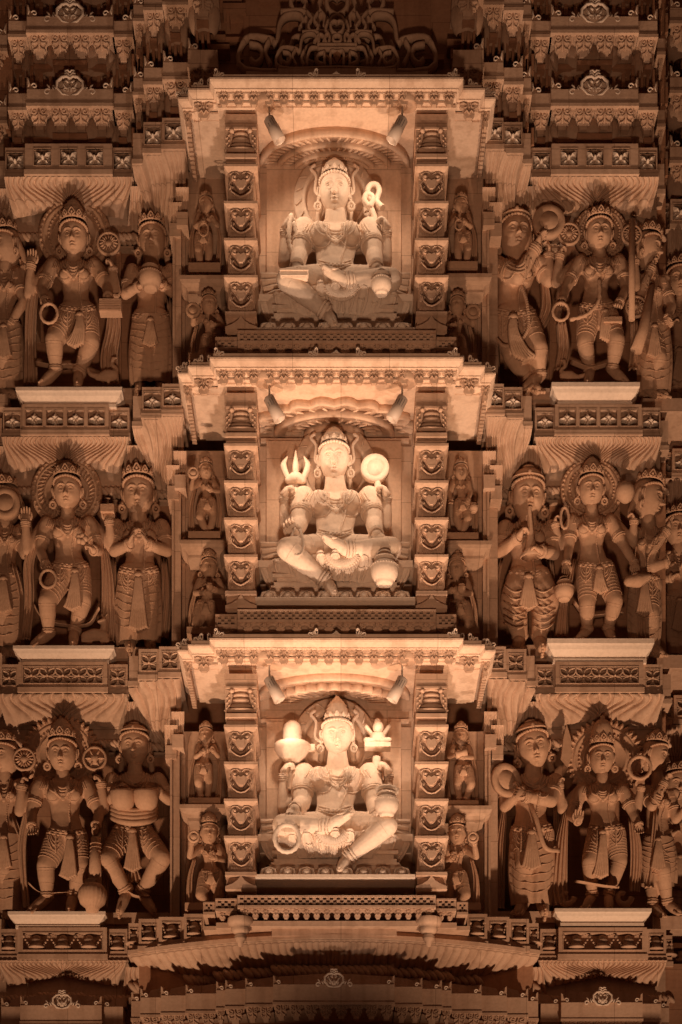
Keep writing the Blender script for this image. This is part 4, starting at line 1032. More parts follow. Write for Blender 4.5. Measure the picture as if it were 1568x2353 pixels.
        if loops:
            for m in (-1, 1):
                for j, (w_, dp) in enumerate(((.62, 24), (.46, 17), (.8, 34))):
                    cx = hp[0]+m*hp[2]*.52
                    s.drape(W, [(cx-hp[2]*w_*.5, hp[1]+4*k), (cx-hp[2]*w_*.3, hp[1]+dp*.8*k), (cx, hp[1]+dp*1.05*k), (cx+hp[2]*w_*.3, hp[1]+dp*.8*k), (cx+hp[2]*w_*.5, hp[1]+4*k)], 1.7*U, 26, bead=(j != 1))
                s.drape(W, [(hp[0]+m*hp[2]*.5, hp[1]+6*k), (hp[0]+m*hp[2]*.52, hp[1]+38*k)], 2.6*U, 12, bead=1)
        W.build('jewelled_belt', s.root, s.J.get('mat', SF))
        if pleat:
            Q = M(); L = J.get('pleat', 75)*k; c0 = J.get('pc', (hp[0], hp[1]+4*k)); yb = None
            dyp = -.16*k
            for i in range(-3, 4):
                p = [s.at(c0[0]+i*1.2*k, c0[1], dyp, .02), s.at(c0[0]+i*2.6*k, c0[1]+L*.35, dyp-.01, .02), s.at(c0[0]+i*4.3*k+J.get('ps', 0)*.5, c0[1]+L*.75, dyp, .02), s.at(c0[0]+i*5.2*k+J.get('ps', 0), c0[1]+L-abs(i)*2.5*k, dyp+.01, .02)]
                q, r = smooth_path(p, [3*U, 3.4*U, 4*U, 4.4*U], 4); Q.tube(q, r, 6, flat=1.5)
            Q.ell(s.at(c0[0], c0[1], dyp, .02), np.array([9, 6, 7])*U)
            for j in (.12, .2): Q.ell(s.at(c0[0], c0[1]+L*j, dyp, .02), np.array([8+j*10, 5, 1.6])*U)
            Q.build('pleated_sash', s.root, s.J.get('mat', SF))
        # folds round the legs
        for L, pt in zip(J['legs'], s.legs):
            F = M()
            r0, r1, r2 = L.get('r', (29, 19.5, 11))
            for i in range(lines):
                t = .3+.65*i/lines; s.torus_on(F, pt[0], pt[1], t, (r0*(1-t)+r1*t)*U*1.0*(1-.03*0), 1.0*U)
            for i in range(lines-1):
                t = .1+.65*i/lines; s.torus_on(F, pt[1], pt[2], t, (r1*(1-t*.9)+r2*t*.9)*U*.985, 1.0*U)
            for t, th in ((.86, 2.4), (.93, 3.4), (1.0, 2.2)): s.torus_on(F, pt[1], pt[2], t, (r2*1.12)*U, th*U, True)
            F.build('leg_wrapping', s.root, s.J.get('mat', SF))
        for a in J['arms']:
            A = M()
            p0, p1, p2 = a['w3']; rr = a.get('r', 1)
            if not a.get('nb'):
                for t, th in ((.50, 2), (.57, 3.2), (.64, 2)): s.torus_on(A, p0, p1, t, 14.4*U*rr, th*U*J.get('bt', .8), True)
            for t, th in ((.82, 1.8), (.88, 2.3), (.94, 3.0), (1, 1.8)): s.torus_on(A, p1, p2, t, 9.0*U*rr, th*U*J.get('bt', .8), True)
            A.build('arm_ornament', s.root, s.J.get('mat', SF))
        return s
    def skirt(s, vb, wb, split=.0, dy=-.03):
        # long wrapped cloth from the hips to vb, half width wb at the hem
        J, U, k = s.J, s.U, s.k; hp = J['hip']; m_ = M(); A = []
        for t in np.linspace(0, 1, 16):
            v = hp[1]+(vb-hp[1])*t; c0 = s.at(hp[0]*(1-t)+J.get('sx', hp[0])*t, v, dy, .06); w_ = (hp[2]*(1-t)+wb*t+6*k*math.sin(math.pi*t))*s.q
            a = np.linspace(0, 2*math.pi, 72, endpoint=False)
            fold = 1+.045*t*np.cos(a*9+2*t)+.02*np.sin(a*17)*t
            cleft = 1-.30*t**.5*np.exp(-((a-1.5*math.pi)/.16)**2)
            A.append(np.stack([c0[0]+w_*np.cos(a)*fold, c0[1]+w_*.62*np.sin(a)*fold*cleft, c0[2]+0*a], -1))
        m_.grid(A, closed_v=True, flip=False)
        for i in range(7):      # swagged folds over the front
            t = .08+.11*i; pts = []
            for q in np.linspace(-1.25, 1.25, 17):
                t2 = min(.98, t+.17*math.cos(q*1.15)-.05+.012*math.sin(5*q+i)); v = hp[1]+(vb-hp[1])*t2; c0 = s.at(hp[0]*(1-t2)+J.get('sx', hp[0])*t2, v, dy, .06); w_ = (hp[2]*(1-t2)+wb*t2+6*k*math.sin(math.pi*t2))*s.q*1.01
                a = 1.5*math.pi+q*.95; cl = 1-.30*t2**.5*math.exp(-((q*.95)/.16)**2)
                pts.append((c0[0]+w_*math.cos(a), c0[1]+w_*.63*math.sin(a)*cl, c0[2]))
            m_.tube(pts, [.9*U*(.4+.6*math.cos(q_*1.1)) for q_ in np.linspace(-1.25, 1.25, 17)], 5)
        m_.build('draped_skirt', s.root, s.J.get('mat', SF)); return s
    def scarf(s, path, folds=4, dy=.03, name='hanging_scarf'):
        # path = [(u, v, half width)] down the hanging cloth
        m_ = M(); k = s.k
        p = smooth_path([(a, b, c) for a, b, c in path], None, 5); n = folds*8
        A, Bk = [], []
        for j, (u, v, w_) in enumerate(p):
            q = np.linspace(-1, 1, n); ph = q*math.pi*folds+j*.12
            c0 = s.at(u, v, dy)
            y_ = c0[1]-.014*k*(1+np.cos(ph))-.03*k*(1-q*q)
            A.append(np.stack([c0[0]+q*w_*s.q, y_, c0[2]+0*q-.01*np.cos(ph)*(j > len(p)-3)], -1))
            Bk.append(np.stack([c0[0]+q*w_*s.q, y_+.035, c0[2]+0*q], -1))
        A, Bk = np.array(A), np.array(Bk)
        F_ = np.concatenate([A, Bk[:, ::-1]], 1); m_.grid(F_, closed_v=True)
        o0 = m_.n-F_.shape[0]*F_.shape[1]; nn = F_.shape[1]
        for r0 in (0, F_.shape[0]-1):
            for i in range(n-1): m_.f.append((o0+r0*nn+i, o0+r0*nn+i+1, o0+r0*nn+nn-2-i, o0+r0*nn+nn-1-i)); m_.sm.append(False)
        m_.build(name, s.root, s.J.get('mat', SF)); return s
    def halo(s, u, v, r, kind=0, dy=.06):
        m_ = M(); c0 = s.at(u, v, dy); q = s.q
        pr = [(0, 0), (r*.55, 0), (r*.57, 3), (r*.60, 3), (r*.62, 0), (r*.80, 1), (r*.82, 4), (r*.86, 4), (r*.88, 1), (r*.9, 2), (r*.98, 3), (r, 0), (r, -12), (0, -12)]
        m_.lathe([(a*q, b*q) for a, b in pr], c0, (0, -1, 0), 64)
        n = 40
        for i in range(n):
            a = 2*math.pi*i/n
            if kind == 0: m_.ell(c0+np.array([math.cos(a)*r*.93*q, -3.5*q, math.sin(a)*r*.93*q]), np.array([3.6, 2.4, 3.6])*q, nu=7, nv=5)
            elif kind == 1: leaf(m_, (c0[0]+math.cos(a)*r*.9*q, c0[2]+math.sin(a)*r*.9*q), a, r*.2*q, r*.13*q, c0[1]-.012, 0, .02)
            else:
                m_.tube([c0+np.array([math.cos(a)*r*.64*q, -3*q, math.sin(a)*r*.64*q]), c0+np.array([math.cos(a+.12)*r*.80*q, -3*q, math.sin(a+.12)*r*.80*q])], 1.6*q, 5)
                m_.ell(c0+np.array([math.cos(a)*r*.93*q, -3.0*q, math.sin(a)*r*.93*q]), np.array([4, 2, 2.6])*q, nu=7, nv=5)
            b = 2*math.pi*(i+.5)/n; m_.ell(c0+np.array([math.cos(b)*r*.71*q, -2*q, math.sin(b)*r*.71*q]), np.array([3, 2, 3])*q, nu=6, nv=4)
        m_.build('halo', s.root, s.J.get('mat', SF)); return s
    # ---- things held (carved with the figure)
    def part(s, name, fn): m_ = M(); fn(m_); m_.build(name, s.root, s.J.get('mat', SF)); return s
    def wheel(s, u, v, r, dy=-.06, name='carved_wheel', spokes=16):
        def fn(m_):
            c0 = s.at(u, v, dy*s.k); q = s.q
            m_.lathe([(r*.82*q, 3*q), (r*.86*q, 4*q), (r*q, 3*q), (r*q, -4*q), (r*.8*q, -4*q), (r*.82*q, 3*q)], c0, (0, -1, 0), 40)
            m_.lathe([(0, 4*q), (r*.22*q, 4*q), (r*.3*q, 0), (r*.8*q, -2*q), (r*.8*q, -4*q), (0, -4*q)], c0, (0, -1, 0), 32)
            for i in range(spokes):
                a = 2*math.pi*i/spokes; leaf(m_, (c0[0]+math.cos(a)*r*.25*q, c0[2]+math.sin(a)*r*.25*q), a, r*.58*q, r*.2*q, c0[1], 0, .02)
        return s.part(name, fn)
    def disc(s, u, v, r, dy=-.1, name='carved_disc', rot=0, thick=5, tilt=(0, -1, 0)):
        def fn(m_):
            q = s.q; m_.lathe([(0, 2*q), (r*.55*q, 2*q), (r*.58*q, 0), (r*.60*q, 2*q), (r*.93*q, 3*q), (r*q, 0), (r*q, -thick*q), (0, -thick*q)], s.at(u, v, dy*s.k), tilt, 40)
        return s.part(name, fn)
    def ringo(s, u, v, rx, rz, dy=-.16, th=3, name='carved_ring', beads=26):
        def fn(m_):
            c0 = s.at(u, v, dy*s.k); q = s.q
            m_.tube([c0+np.array([math.cos(a)*rx*q, 0, math.sin(a)*rz*q]) for a in np.linspace(0, 2*math.pi, beads, endpoint=False)], [th*q*(1+.3*(i % 2)) for i in range(beads)], 7, closed=True)
        return s.part(name, fn)
    def pot(s, u, v, r, dy=-.22, name='carved_pot', handle=True):
        def fn(m_):
            c0 = s.at(u, v, dy*s.k); q = r*s.q
            m_.lathe([(0, -1.1*q), (.5*q, -1.1*q), (.62*q, -1.0*q), (.6*q, -.86*q), (.72*q, -.8*q), (.95*q, -.4*q), (1.0*q, 0), (.98*q, .05*q), (1.0*q, .12*q), (.94*q, .3*q), (.75*q, .5*q), (.6*q, .58*q), (.62*q, .7*q), (.78*q, .78*q), (.74*q, .86*q), (.4*q, .9*q)], c0, n=40)
            for i in range(30):
                a = math.pi*2*i/30; m_.ell(c0+np.array([math.cos(a)*.985*q, math.sin(a)*.985*q, .2*q]), q*.05, nu=6, nv=4)
            if handle: m_.tube([c0+np.array([math.cos(a)*.55*q, 0, .85*q+math.sin(a)*.6*q]) for a in np.linspace(0, math.pi, 12)], .08*q, 6)
        return s.part(name, fn)
    def book(s, u0, u1, v0, v1, dy=-.2, name='carved_book'):
        def fn(m_):
            y = s.y+dy*s.k; m_.pbox(u0, u1, v0, v1, y, y+.1)
            n = 7
            for i in range(n): m_.box(X(u0, y)+.004, X(u1, y)-.004, y-.006, y+.002, Z(v0+(v1-v0)*(i+.65)/n, y), Z(v0+(v1-v0)*(i+.25)/n, y))
        return s.part(name, fn)
    def base(s, u0, u1, v, h=8, dy=.1):
        def fn(m_): m_.box(X(u0, s.y), X(u1, s.y), s.y-.13, s.y+dy, Z(v, s.y)-.03, Z(v, s.y)+.012)
        return s.part('carved_base', fn)
def animal(s, kind, u, v, k=1.0, flip=1, dy=-.04):
    B = M(); g = lambda a, b, c=0: s.at(u+flip*a*k, v+b*k, dy+c); q = s.q*k
    if kind == 'deer':
        B.caps([g(-28, 8), g(-8, 4), g(14, 6)], [11*q, 14*q, 12*q]); B.caps([g(12, 4), g(14, -14), g(14, -28)], [10*q, 8*q, 6.5*q]); B.caps([g(14, -28), g(2, -26, -.02)], [7.5*q, 4*q])
        for e in (8, 20): B.caps([g(14, -32), g(e+2, -44)], [3*q, 1.8*q])
        B.caps([g(14, 8), g(24, 18), g(8, 22)], [7*q, 4*q, 3*q]); B.caps([g(-24, 10), g(-34, 18), g(-14, 22)], [9*q, 5*q, 3*q])
    else:
        B.caps([g(-24, 12), g(-4, 8), g(14, 6)], [6*q, 13*q, 11*q]); B.caps([g(14, 4), g(20, -8), g(10, -18), g(12, -30)], [8*q, 5*q, 4.5*q, 5*q]); B.caps([g(12, -31), g(22, -34)], [5*q, 2*q])
        B.caps([g(-20, 10), g(-40, 4), g(-46, -10)], [6*q, 5*q, 3*q]); B.caps([g(2, 16), g(2, 26)], [3*q, 3*q])
    V, F = remesh(B, .008, 3); m_ = M(); m_.add(V, F, True); m_.build('crouching_'+('deer' if kind == 'deer' else 'bird'), s.root, SF)
def arm(sh, el, wr, tip, **k): return dict(p=(sh, el, wr, tip), **k)
# ================================================================ seated goddesses of the lit niches
def seated(t):
    V = lambda v: tv(t, v)
    lab = {1: 'pale seated four armed goddess with book, beads and coiled lotus in the top lit niche', 2: 'pale seated goddess with trident, mirror disc and round pot in the middle lit niche', 3: 'pale seated four armed goddess with linga and garland in the bottom lit niche'}[t]
    y = -.56; mir = t == 3; ax = 769
    u = (lambda a: a) if not mir else (lambda a: 2*775-a)
    F_ = lambda q: (u(q[0]),)+tuple(q[1:])
    hv = {1: 431, 2: 1049, 3: 1685}[t]; DVC = 431; hu = {1: 769, 2: 768, 3: 775}[t]
    dv = hv-431
    j = lambda a, b, c=0: (a, b+dv, c)
    J = dict(hw=39, hd=(hu, hv), top={1: 357, 2: 975, 3: 1597}[t], sh=((698, 518+dv), (848, 518+dv)) if not mir else ((702, 518+dv), (852, 518+dv)), waist=(770, 592+dv, 44), hip=(772, 634+dv, 62), foot=(770, 755+dv),
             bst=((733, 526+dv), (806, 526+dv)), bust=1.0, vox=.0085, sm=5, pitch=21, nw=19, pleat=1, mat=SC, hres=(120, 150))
    J['hw'] = 35; J['td'] = .9; J['lean'] = 1; J['bt'] = .5; J['dl'] = .5; J['cr'] = .78
    hang = dict(p=[F_(j(745, 645, -.02)), F_(j(660, 641, -.30)), F_(j(752, 716, -.22)), F_(j(768, 744, -.30))], r=(31, 21, 13))
    fold = dict(p=[F_(j(800, 648, -.02)), F_(j(900, 640, -.20)), F_(j(795, 642, -.30)), F_(j(752, 618, -.34))], r=(32, 21, 13))
    J['legs'] = [hang, fold]
    if t == 1:
        A = [arm((698, 524+dv), (688, 582+dv, -.06), (682, 612+dv, -.22), (678, 640+dv, -.34), f='u', th=1, c=.15, r=1.5, hs=1.3), arm((850, 524+dv), (860, 582+dv, -.06), (866, 612+dv, -.20), (880, 644+dv, -.30), f='b', th=-1, c=.45, r=1.5, hs=1.35),
             arm((700, 560+dv, .06), (652, 600+dv, .04), (655, 525+dv, -.04), (668, 480+dv, -.10), f='r', th=1, c=.6, nb=1, hs=1.5), arm((845, 560+dv, .06), (888, 600+dv, .04), (890, 525+dv, -.04), (876, 478+dv, -.10), f='l', th=-1, c=.6, nb=1, hs=1.5)]
    elif t == 2:
        A = [arm((698, 524+dv), (688, 582+dv, -.06), (676, 604+dv, -.22), (656, 570+dv, -.30), f='f', th=-1, c=.05, r=1.5, hs=1.3), arm((850, 524+dv), (860, 582+dv, -.06), (866, 608+dv, -.20), (882, 640+dv, -.28), f='b', th=-1, c=.45, r=1.5, hs=1.35),
             arm((700, 560+dv, .06), (655, 585+dv, .04), (652, 520+dv, -.04), (672, 478+dv, -.10), f='r', th=1, c=.7, nb=1, hs=1.5), arm((845, 560+dv, .06), (888, 585+dv, .04), (890, 520+dv, -.04), (874, 478+dv, -.10), f='l', th=-1, c=.7, nb=1, hs=1.5)]
    else:
        A = [arm((698, 524+dv), (694, 590+dv, -.06), (678, 604+dv, -.22), (660, 634+dv, -.30), f='b', th=1, c=.4, r=1.5, hs=1.3), arm((850, 524+dv), (862, 592+dv, -.06), (866, 618+dv, -.24), (890, 616+dv, -.36), f='u', th=-1, c=.35, r=1.5, hs=1.35),
             arm((704, 560+dv, .06), (650, 600+dv, .04), (652, 522+dv, -.04), (668, 480+dv, -.10), f='r', th=1, c=.6, nb=1, hs=1.5), arm((850, 560+dv, .06), (890, 590+dv, .04), (894, 522+dv, -.04), (878, 482+dv, -.10), f='l', th=-1, c=.6, nb=1, hs=1.5)]
    J['arms'] = A
    g = Fig('goddess_statue', lab, 'statue', y, J, 'seated goddesses in the lit niches').body(); g.crown('cone' if t != 2 else 'tall')
    J['hip'] = (770, 612+dv, 36)
    g.dress(pleat=False, lines=3, loops=False)
    # fan of pleated cloth below the lap
    def fan(m_):
        cu = 785 if not mir else 765
        for i in range(-8, 9):
            a = i/8*1.25; p0 = g.at(cu+i*1.6, 650+dv, -.30); p1 = g.at(cu+math.sin(a)*40, 652+dv+math.cos(a)*36, -.33)
            m_.tube([p0, p0*.5+p1*.5+np.array((0, -.012, 0)), p1], [.010, .018, .027], 6, flat=1.3)
            m_.ell(p1, np.array([.022, .02, .016]), nu=7, nv=5)
    g.part('pleated_hem', fan)
    # flowing scarf ends beside the knees
    for s_ in (-1, 1):
        def ends(m_):
            for i in range(4):
                m_.tube([g.at(771+s_*95, 640+dv+i*8, .02), g.at(771+s_*140, 633+dv+i*13, -.02), g.at(771+s_*(172-i*3), 634+dv+i*17, -.03)], [.02, .03, .035], 6, flat=.6, ref=(0, 0, 1))
        g.part('scarf_end', ends)
    # nimbus ring on the panel
    def nim(m_):
        cu, cv = 769, 462+dv; r = 92 if t < 3 else 96
        th = np.linspace(R(-50), R(230), 60)
        c0 = P(cu, cv, -.40)
        A = []
        for a in th:
            row = []
            for rr, d in ((r*.70, .02), (r*.70, -.035), (r*.76, -.05), (r*.80, -.03), (r*.96, -.035), (r, -.02), (r, .02)):
                row.append((c0[0]+math.cos(a)*rr/250, c0[1]+d, c0[2]+math.sin(a)*rr*1.12/250))
            A.append(row)
        m_.grid(A, flip=True)
        for i in range(15):
            a = R(-40+i*18.5); m_.tube([(c0[0]+math.cos(a)*r*.8/250, c0[1]-.04, c0[2]+math.sin(a)*r*.9/250), (c0[0]+math.cos(a+.13)*r*.95/250, c0[1]-.045, c0[2]+math.sin(a+.13)*r*1.06/250)], .007, 5)
        for s_ in (-1, 1):    # flying ribbons beside the crown
            m_.tube(smooth_path([g.at(769+s_*28, 452+dv, -.05), g.at(769+s_*44, 440+dv, .03), g.at(769+s_*42, 405+dv, .03), g.at(769+s_*54, 388+dv, .03), g.at(769+s_*44, 378+dv, .03)], None, 4), .015, 7, flat=.7)
    g.part('nimbus', nim)
    # lotus throne
    def thr(m_):
        cx = X(771, y); zt = Z(656+dv, y-.30)
        hw = 160/250.
        for (a, b, dy_) in ((-170, -120, 0), (120, 170, 0)):
            m_.box(cx+a/250, cx+b/250, -.70, -.39, zt-.03, zt+.03)
        for r_ in range(1):
            n = 11
            for i in range(n):
                x = cx+(i-(n-1)/2)/(n-1)*2*hw; e = abs(i-(n-1)/2)/((n-1)/2)
                yy = -.94+.26*e*e
                o = []
                for t2 in np.linspace(0, 1, 9):
                    w_ = .056*math.sin(math.pi*(.15+.7*t2))**.6; z = zt-.005-t2*.20; o.append([(x+w_*math.cos(b)*(1-.2*t2)-(x-cx)*.22*t2, yy+.13*t2+.045-.06*math.sin(b), z) for b in np.linspace(0, math.pi, 9)])
                m_.grid(o, flip=True)
                X_ = lambda f_, t2: (x+f_*.058*math.sin(math.pi*(.15+.7*t2))**.6*(1-.2*t2)-(x-cx)*.22*t2, yy+.13*t2+.045-.035-(.025 if abs(f_) < .5 else .0), zt-.005-t2*.20)
                for sc_ in (.86, .45): m_.tube(smooth_path([X_(-sc_, .92), X_(-sc_, .5), X_(-sc_*.8, 1-sc_), X_(0, .98-sc_), X_(sc_*.8, 1-sc_), X_(sc_, .5), X_(sc_, .92)], None, 3), .010 if sc_ > .5 else .007, 6)
        A = []
        for (f, z) in ((1.02, zt+.005), (1.05, zt-.02), (.98, zt-.08), (.88, zt-.15), (.80, zt-.20)):
            A.append([(cx+hw*f*math.cos(a), -.54+.32*f*math.sin(a), z) for a in np.linspace(math.pi, 2*math.pi, 40)])
        m_.grid(A, flip=False)
        A = [[(cx+hw*1.02*math.cos(a), -.54+.32*1.02*math.sin(a), zt+.005) for a in np.linspace(math.pi, 2*math.pi, 40)], [(cx+hw*.2*math.cos(a), -.54, zt+.012) for a in np.linspace(math.pi, 2*math.pi, 40)]]
        m_.grid(A)
        zb = Z(700+dv, -.76)
        for (f, dz, h) in ((.86, 0, .03), (.80, .03, .045), (.84, .075, .03), (.88, .105, .02)): m_.box(cx-hw*f, cx+hw*f, -.76+.02*(f < .83), -.4, zb-dz-h, zb-dz)
        m_.box(cx-hw*.9, cx+hw*.9, -.75, -.4, Z(757+dv, -.93), zb-.12)
        zq = Z(757+dv, -.93)
        for i in range(8):
            x = cx+(i-3.5)*.165
            m_.tube([(x-.065, -.93, zq+.0), (x-.05, -.91, zq+.055), (x, -.89, zq+.075), (x+.05, -.91, zq+.055), (x+.065, -.93, zq+.0)], .013, 6)
            m_.ell((x, -.90, zq+.02), (.045, .05, .045), nu=12, nv=8)
        m_.box(cx-hw*1.08, cx+hw*1.08, -.955, -.33, zq-.03, zq-.0)
    g.part('lotus_throne', thr)
    # attributes
    if t == 1:
        def bk(m_):
            y0 = y-.46; m_.pbox(645, 707, 618+dv, 632+dv, y0, y0+.2); m_.pbox(648, 704, 632+dv, 637+dv, y0+.02, y0+.13); m_.pbox(643, 709, 616+dv, 620+dv, y0-.01, y0+.15)
        g.part('carved_book', bk)
        g.part('prayer_beads', lambda m_: m_.tube(smooth_path([g.at(670, 492+dv, -.13), g.at(664, 530+dv, -.14), g.at(665, 560+dv, -.12), g.at(676, 585+dv, -.10), g.at(688, 570+dv, -.08), g.at(682, 540+dv, -.10), g.at(674, 510+dv, -.12)], None, 5), [.016+.011*(i % 2) for i in range(31)], 7, closed=False))
        def lot(m_):
            m_.tube(smooth_path([g.at(866, 545+dv, -.03), g.at(862, 505+dv, -.04), g.at(853, 480+dv, -.04), g.at(838, 462+dv, -.05), g.at(843, 447+dv, -.05), g.at(858, 455+dv, -.05), g.at(850, 478+dv, -.05)], None, 4), .026, 9)
            m_.tube(smooth_path([g.at(853, 462+dv, -.04), g.at(845, 440+dv, -.04), g.at(852, 426+dv, -.04), g.at(866, 426+dv, -.04), g.at(872, 440+dv, -.04), g.at(866, 462+dv, -.04), g.at(880, 478+dv, -.1)], None, 4), .026, 9)
        g.part('coiled_lotus', lot); g.pot(877, 652+dv, 23, -.34)
    if t == 2:
        def tri(m_):
            m_.tube([g.at(676, 590+dv, -.03), g.at(680, 505+dv, -.04)], .028, 9); m_.caps([g.at(664, 485+dv, -.05), g.at(680, 480+dv, -.05), g.at(696, 485+dv, -.05)], [.035, .055, .035])
            for du in (-27, 0, 27):
                m_.caps([g.at(680+du*.7, 480+dv, -.05), g.at(680+du*1.05, 452+dv, -.05), g.at(680+du*.72, (418 if du == 0 else 432)+dv, -.05)], [.026, .03, .006])
            for i in range(9): m_.ell(g.at(677, 520+dv+i*8, -.04), (.042, .042, .012), nu=12, nv=5)
        g.part('trident', tri); g.disc(862, 457+dv, 33, -.05, 'mirror_disc', thick=9)
        g.part('mirror_handle', lambda m_: m_.tube([g.at(868, 490+dv, -.04), g.at(874, 585+dv, -.04)], [.03+.004*(i) for i in range(2)], 9))
        g.pot(884, 692+dv, 31, -.34); g.part('prayer_beads', lambda m_: m_.tube(smooth_path([g.at(678, 595+dv, -.32), g.at(668, 625+dv, -.36), g.at(676, 655+dv, -.40), g.at(692, 655+dv, -.40), g.at(698, 630+dv, -.36), g.at(690, 600+dv, -.32)], None, 5), [.010+.007*(i % 2) for i in range(26)], 7))
    if t == 3:
        def lin(m_):
            c0 = g.at(672, 468+dv, -.04); m_.lathe([(.0, -.12), (.06, -.12), (.12, -.06), (.145, -.02), (.16, 0), (.16, .035), (.13, .04), (.082, .045), (.085, .16), (.075, .21), (.045, .24), (0, .25)], c0, n=40)
            m_.box(c0[0]+.10, c0[0]+.2, c0[1]-.035, c0[1]+.035, c0[2]-.02, c0[2]+.035)
            m_.tube([g.at(662, 560+dv, -.01), g.at(668, 490+dv, -.04)], .04, 9)
        g.part('linga', lin)
        def tab(m_):
            c0 = g.at(868, 462+dv, -.04); m_.box(c0[0]-.115, c0[0]+.115, c0[1]-.06, c0[1]+.06, c0[2]-.02, c0[2]+.02)
            m_.ell(c0+np.array([0, 0, .07]), (.075, .06, .07)); m_.ell(c0+np.array([.005, -.03, .16]), (.05, .045, .055)); m_.ell(c0+np.array([0, 0, .22]), (.03, .03, .03))
            for s_ in (-1, 1): m_.caps([c0+np.array([s_*.03, -.02, .04]), c0+np.array([s_*.10, -.05, .04])], [.03, .025]); m_.caps([c0+np.array([s_*.06, 0, .12]), c0+np.array([s_*.10, -.02, .17])], [.022, .018])
            m_.tube([g.at(862, 560+dv, -.06), g.at(866, 486+dv, -.04)], .036, 9)
        g.part('small_carved_figure', tab)
        g.ringo(660, 672+dv, 27, 30, -.38, 5, 'bead_garland', 36); g.pot(889, 592+dv, 27, -.36, handle=False); g.ringo(889, 564+dv, 22, 10, -.36, 5, 'pot_handle', 24)
for t in (1, 2, 3): seated(t)
# ================================================================ standing figures of the side bays
def stand(label, y, group, hw, hd, top, sh, waist, hip, legs, arms, foot, crown='tall', cat='statue', name='goddess_statue', **o):
    J = dict(hw=hw, hd=hd, top=top, sh=sh, waist=waist, hip=hip, foot=foot, arms=arms)
    J['legs'] = [dict(p=p) if not isinstance(p, dict) else p for p in legs]
    for k in ('bust', 'pitch', 'yaw', 'roll', 'pleat', 'ps', 'vox', 'sm', 'td', 'nw', 'hres', 'sx', 'bst', 'blobs', 'pc'):
        if k in o: J[k] = o[k]
    s = Fig(name, label, cat, y, J, group).body()
    s.crown(crown); s.dress(**o.get('dress', {}))
    return s
GA, GB = 'four armed goddess figures of the side bays', 'attendant figures of the side bays'
# ---- upper left bay
s = stand('upper left four armed goddess with raised palm, wheel and book, bird at her feet', -.02, GA, 32, (168, 540), 452, ((122, 604), (216, 604)), (173, 672, 30), (177, 712, 43),
    [((162, 722), (124, 778, -.14), (128, 850, -.06), (95, 882, -.12)), ((195, 722), (208, 785, -.05), (180, 856, 0), (178, 884, -.12))],
    [arm((120, 608), (95, 662, -.02), (104, 690, -.14), (114, 722, -.2), f='f', th=-1, c=.5), arm((218, 608), (246, 655, -.02), (248, 680, -.14), (252, 716, -.18), f='f', th=1, c=.4),
     arm((124, 600, .08), (66, 672, .0), (71, 602, -.06), (78, 535, -.08), f='f', th=1, c=.02, nb=1, hs=1.1), arm((214, 600, .08), (266, 668, .0), (258, 612, -.06), (248, 575, -.1), f='l', th=1, c=.6, nb=1)], (160, 889), pleat=70, ps=-12, pc=(183, 722))
s.halo(172, 540, 84, 0); s.ringo(113, 720, 19, 22, -.2); s.book(228, 279, 686, 714, -.2); s.wheel(250, 560, 27)
s.scarf([(84, 640, 9), (72, 720, 13), (70, 800, 13), (72, 884, 17)], 3); s.scarf([(262, 690, 12), (262, 760, 17), (252, 820, 20), (255, 884, 20)], 4, .06)
s.scarf([(82, 838, 2), (128, 846, 2.5), (182, 842, 2)], 1, -.02); animal(s, 'bird', 248, 856, 1.0)
s = stand('upper left attendant holding a round bowl to the chest, tall crown', .06, GB, 31, (349, 545), 487, ((304, 616), (392, 616)), (346, 688, 32), (346, 730, 43),
    [((332, 735), (325, 800, -.04), (325, 868, 0), (318, 892, -.1)), ((362, 735), (370, 800, -.02), (365, 868, 0), (372, 892, -.1))],
    [arm((303, 622), (288, 672, -.04), (318, 655, -.14), (345, 655, -.18), f='u', th=-1, c=.2), arm((393, 622), (396, 668, -.04), (374, 652, -.14), (348, 652, -.18), f='u', th=1, c=.2)], (346, 895), dress=dict(lines=2, mala=0), pleat=60, name='attendant_statue')
s.skirt(885, 46); s.pot(346, 638, 26, -.2, 'carved_bowl', False); s.scarf([(392, 690, 7), (393, 780, 9), (388, 880, 12)], 2, .1)
s = stand('partly hidden figure turned sideways at the upper left edge', .14, GB, 30, (14, 560), 500, ((-22, 630), (40, 625)), (5, 700, 30), (8, 745, 42),
    [((0, 750), (10, 820, -.1), (2, 890, 0), (15, 905, -.1)), ((20, 750), (25, 820, -.02), (15, 890, 0), (30, 905, -.1))],
    [arm((38, 630), (54, 690, -.08), (20, 745, -.1), (5, 775, -.1), f='f', c=.4), arm((40, 622, .05), (62, 660, .0), (56, 610, -.02), (50, 575, -.04), f='f', c=.6, nb=1)], (8, 905), yaw=-50, name='attendant_statue')
s.skirt(900, 44); s.part('carved_slab', lambda m: m.pbox(58, 82, 640, 745, .0, .28))
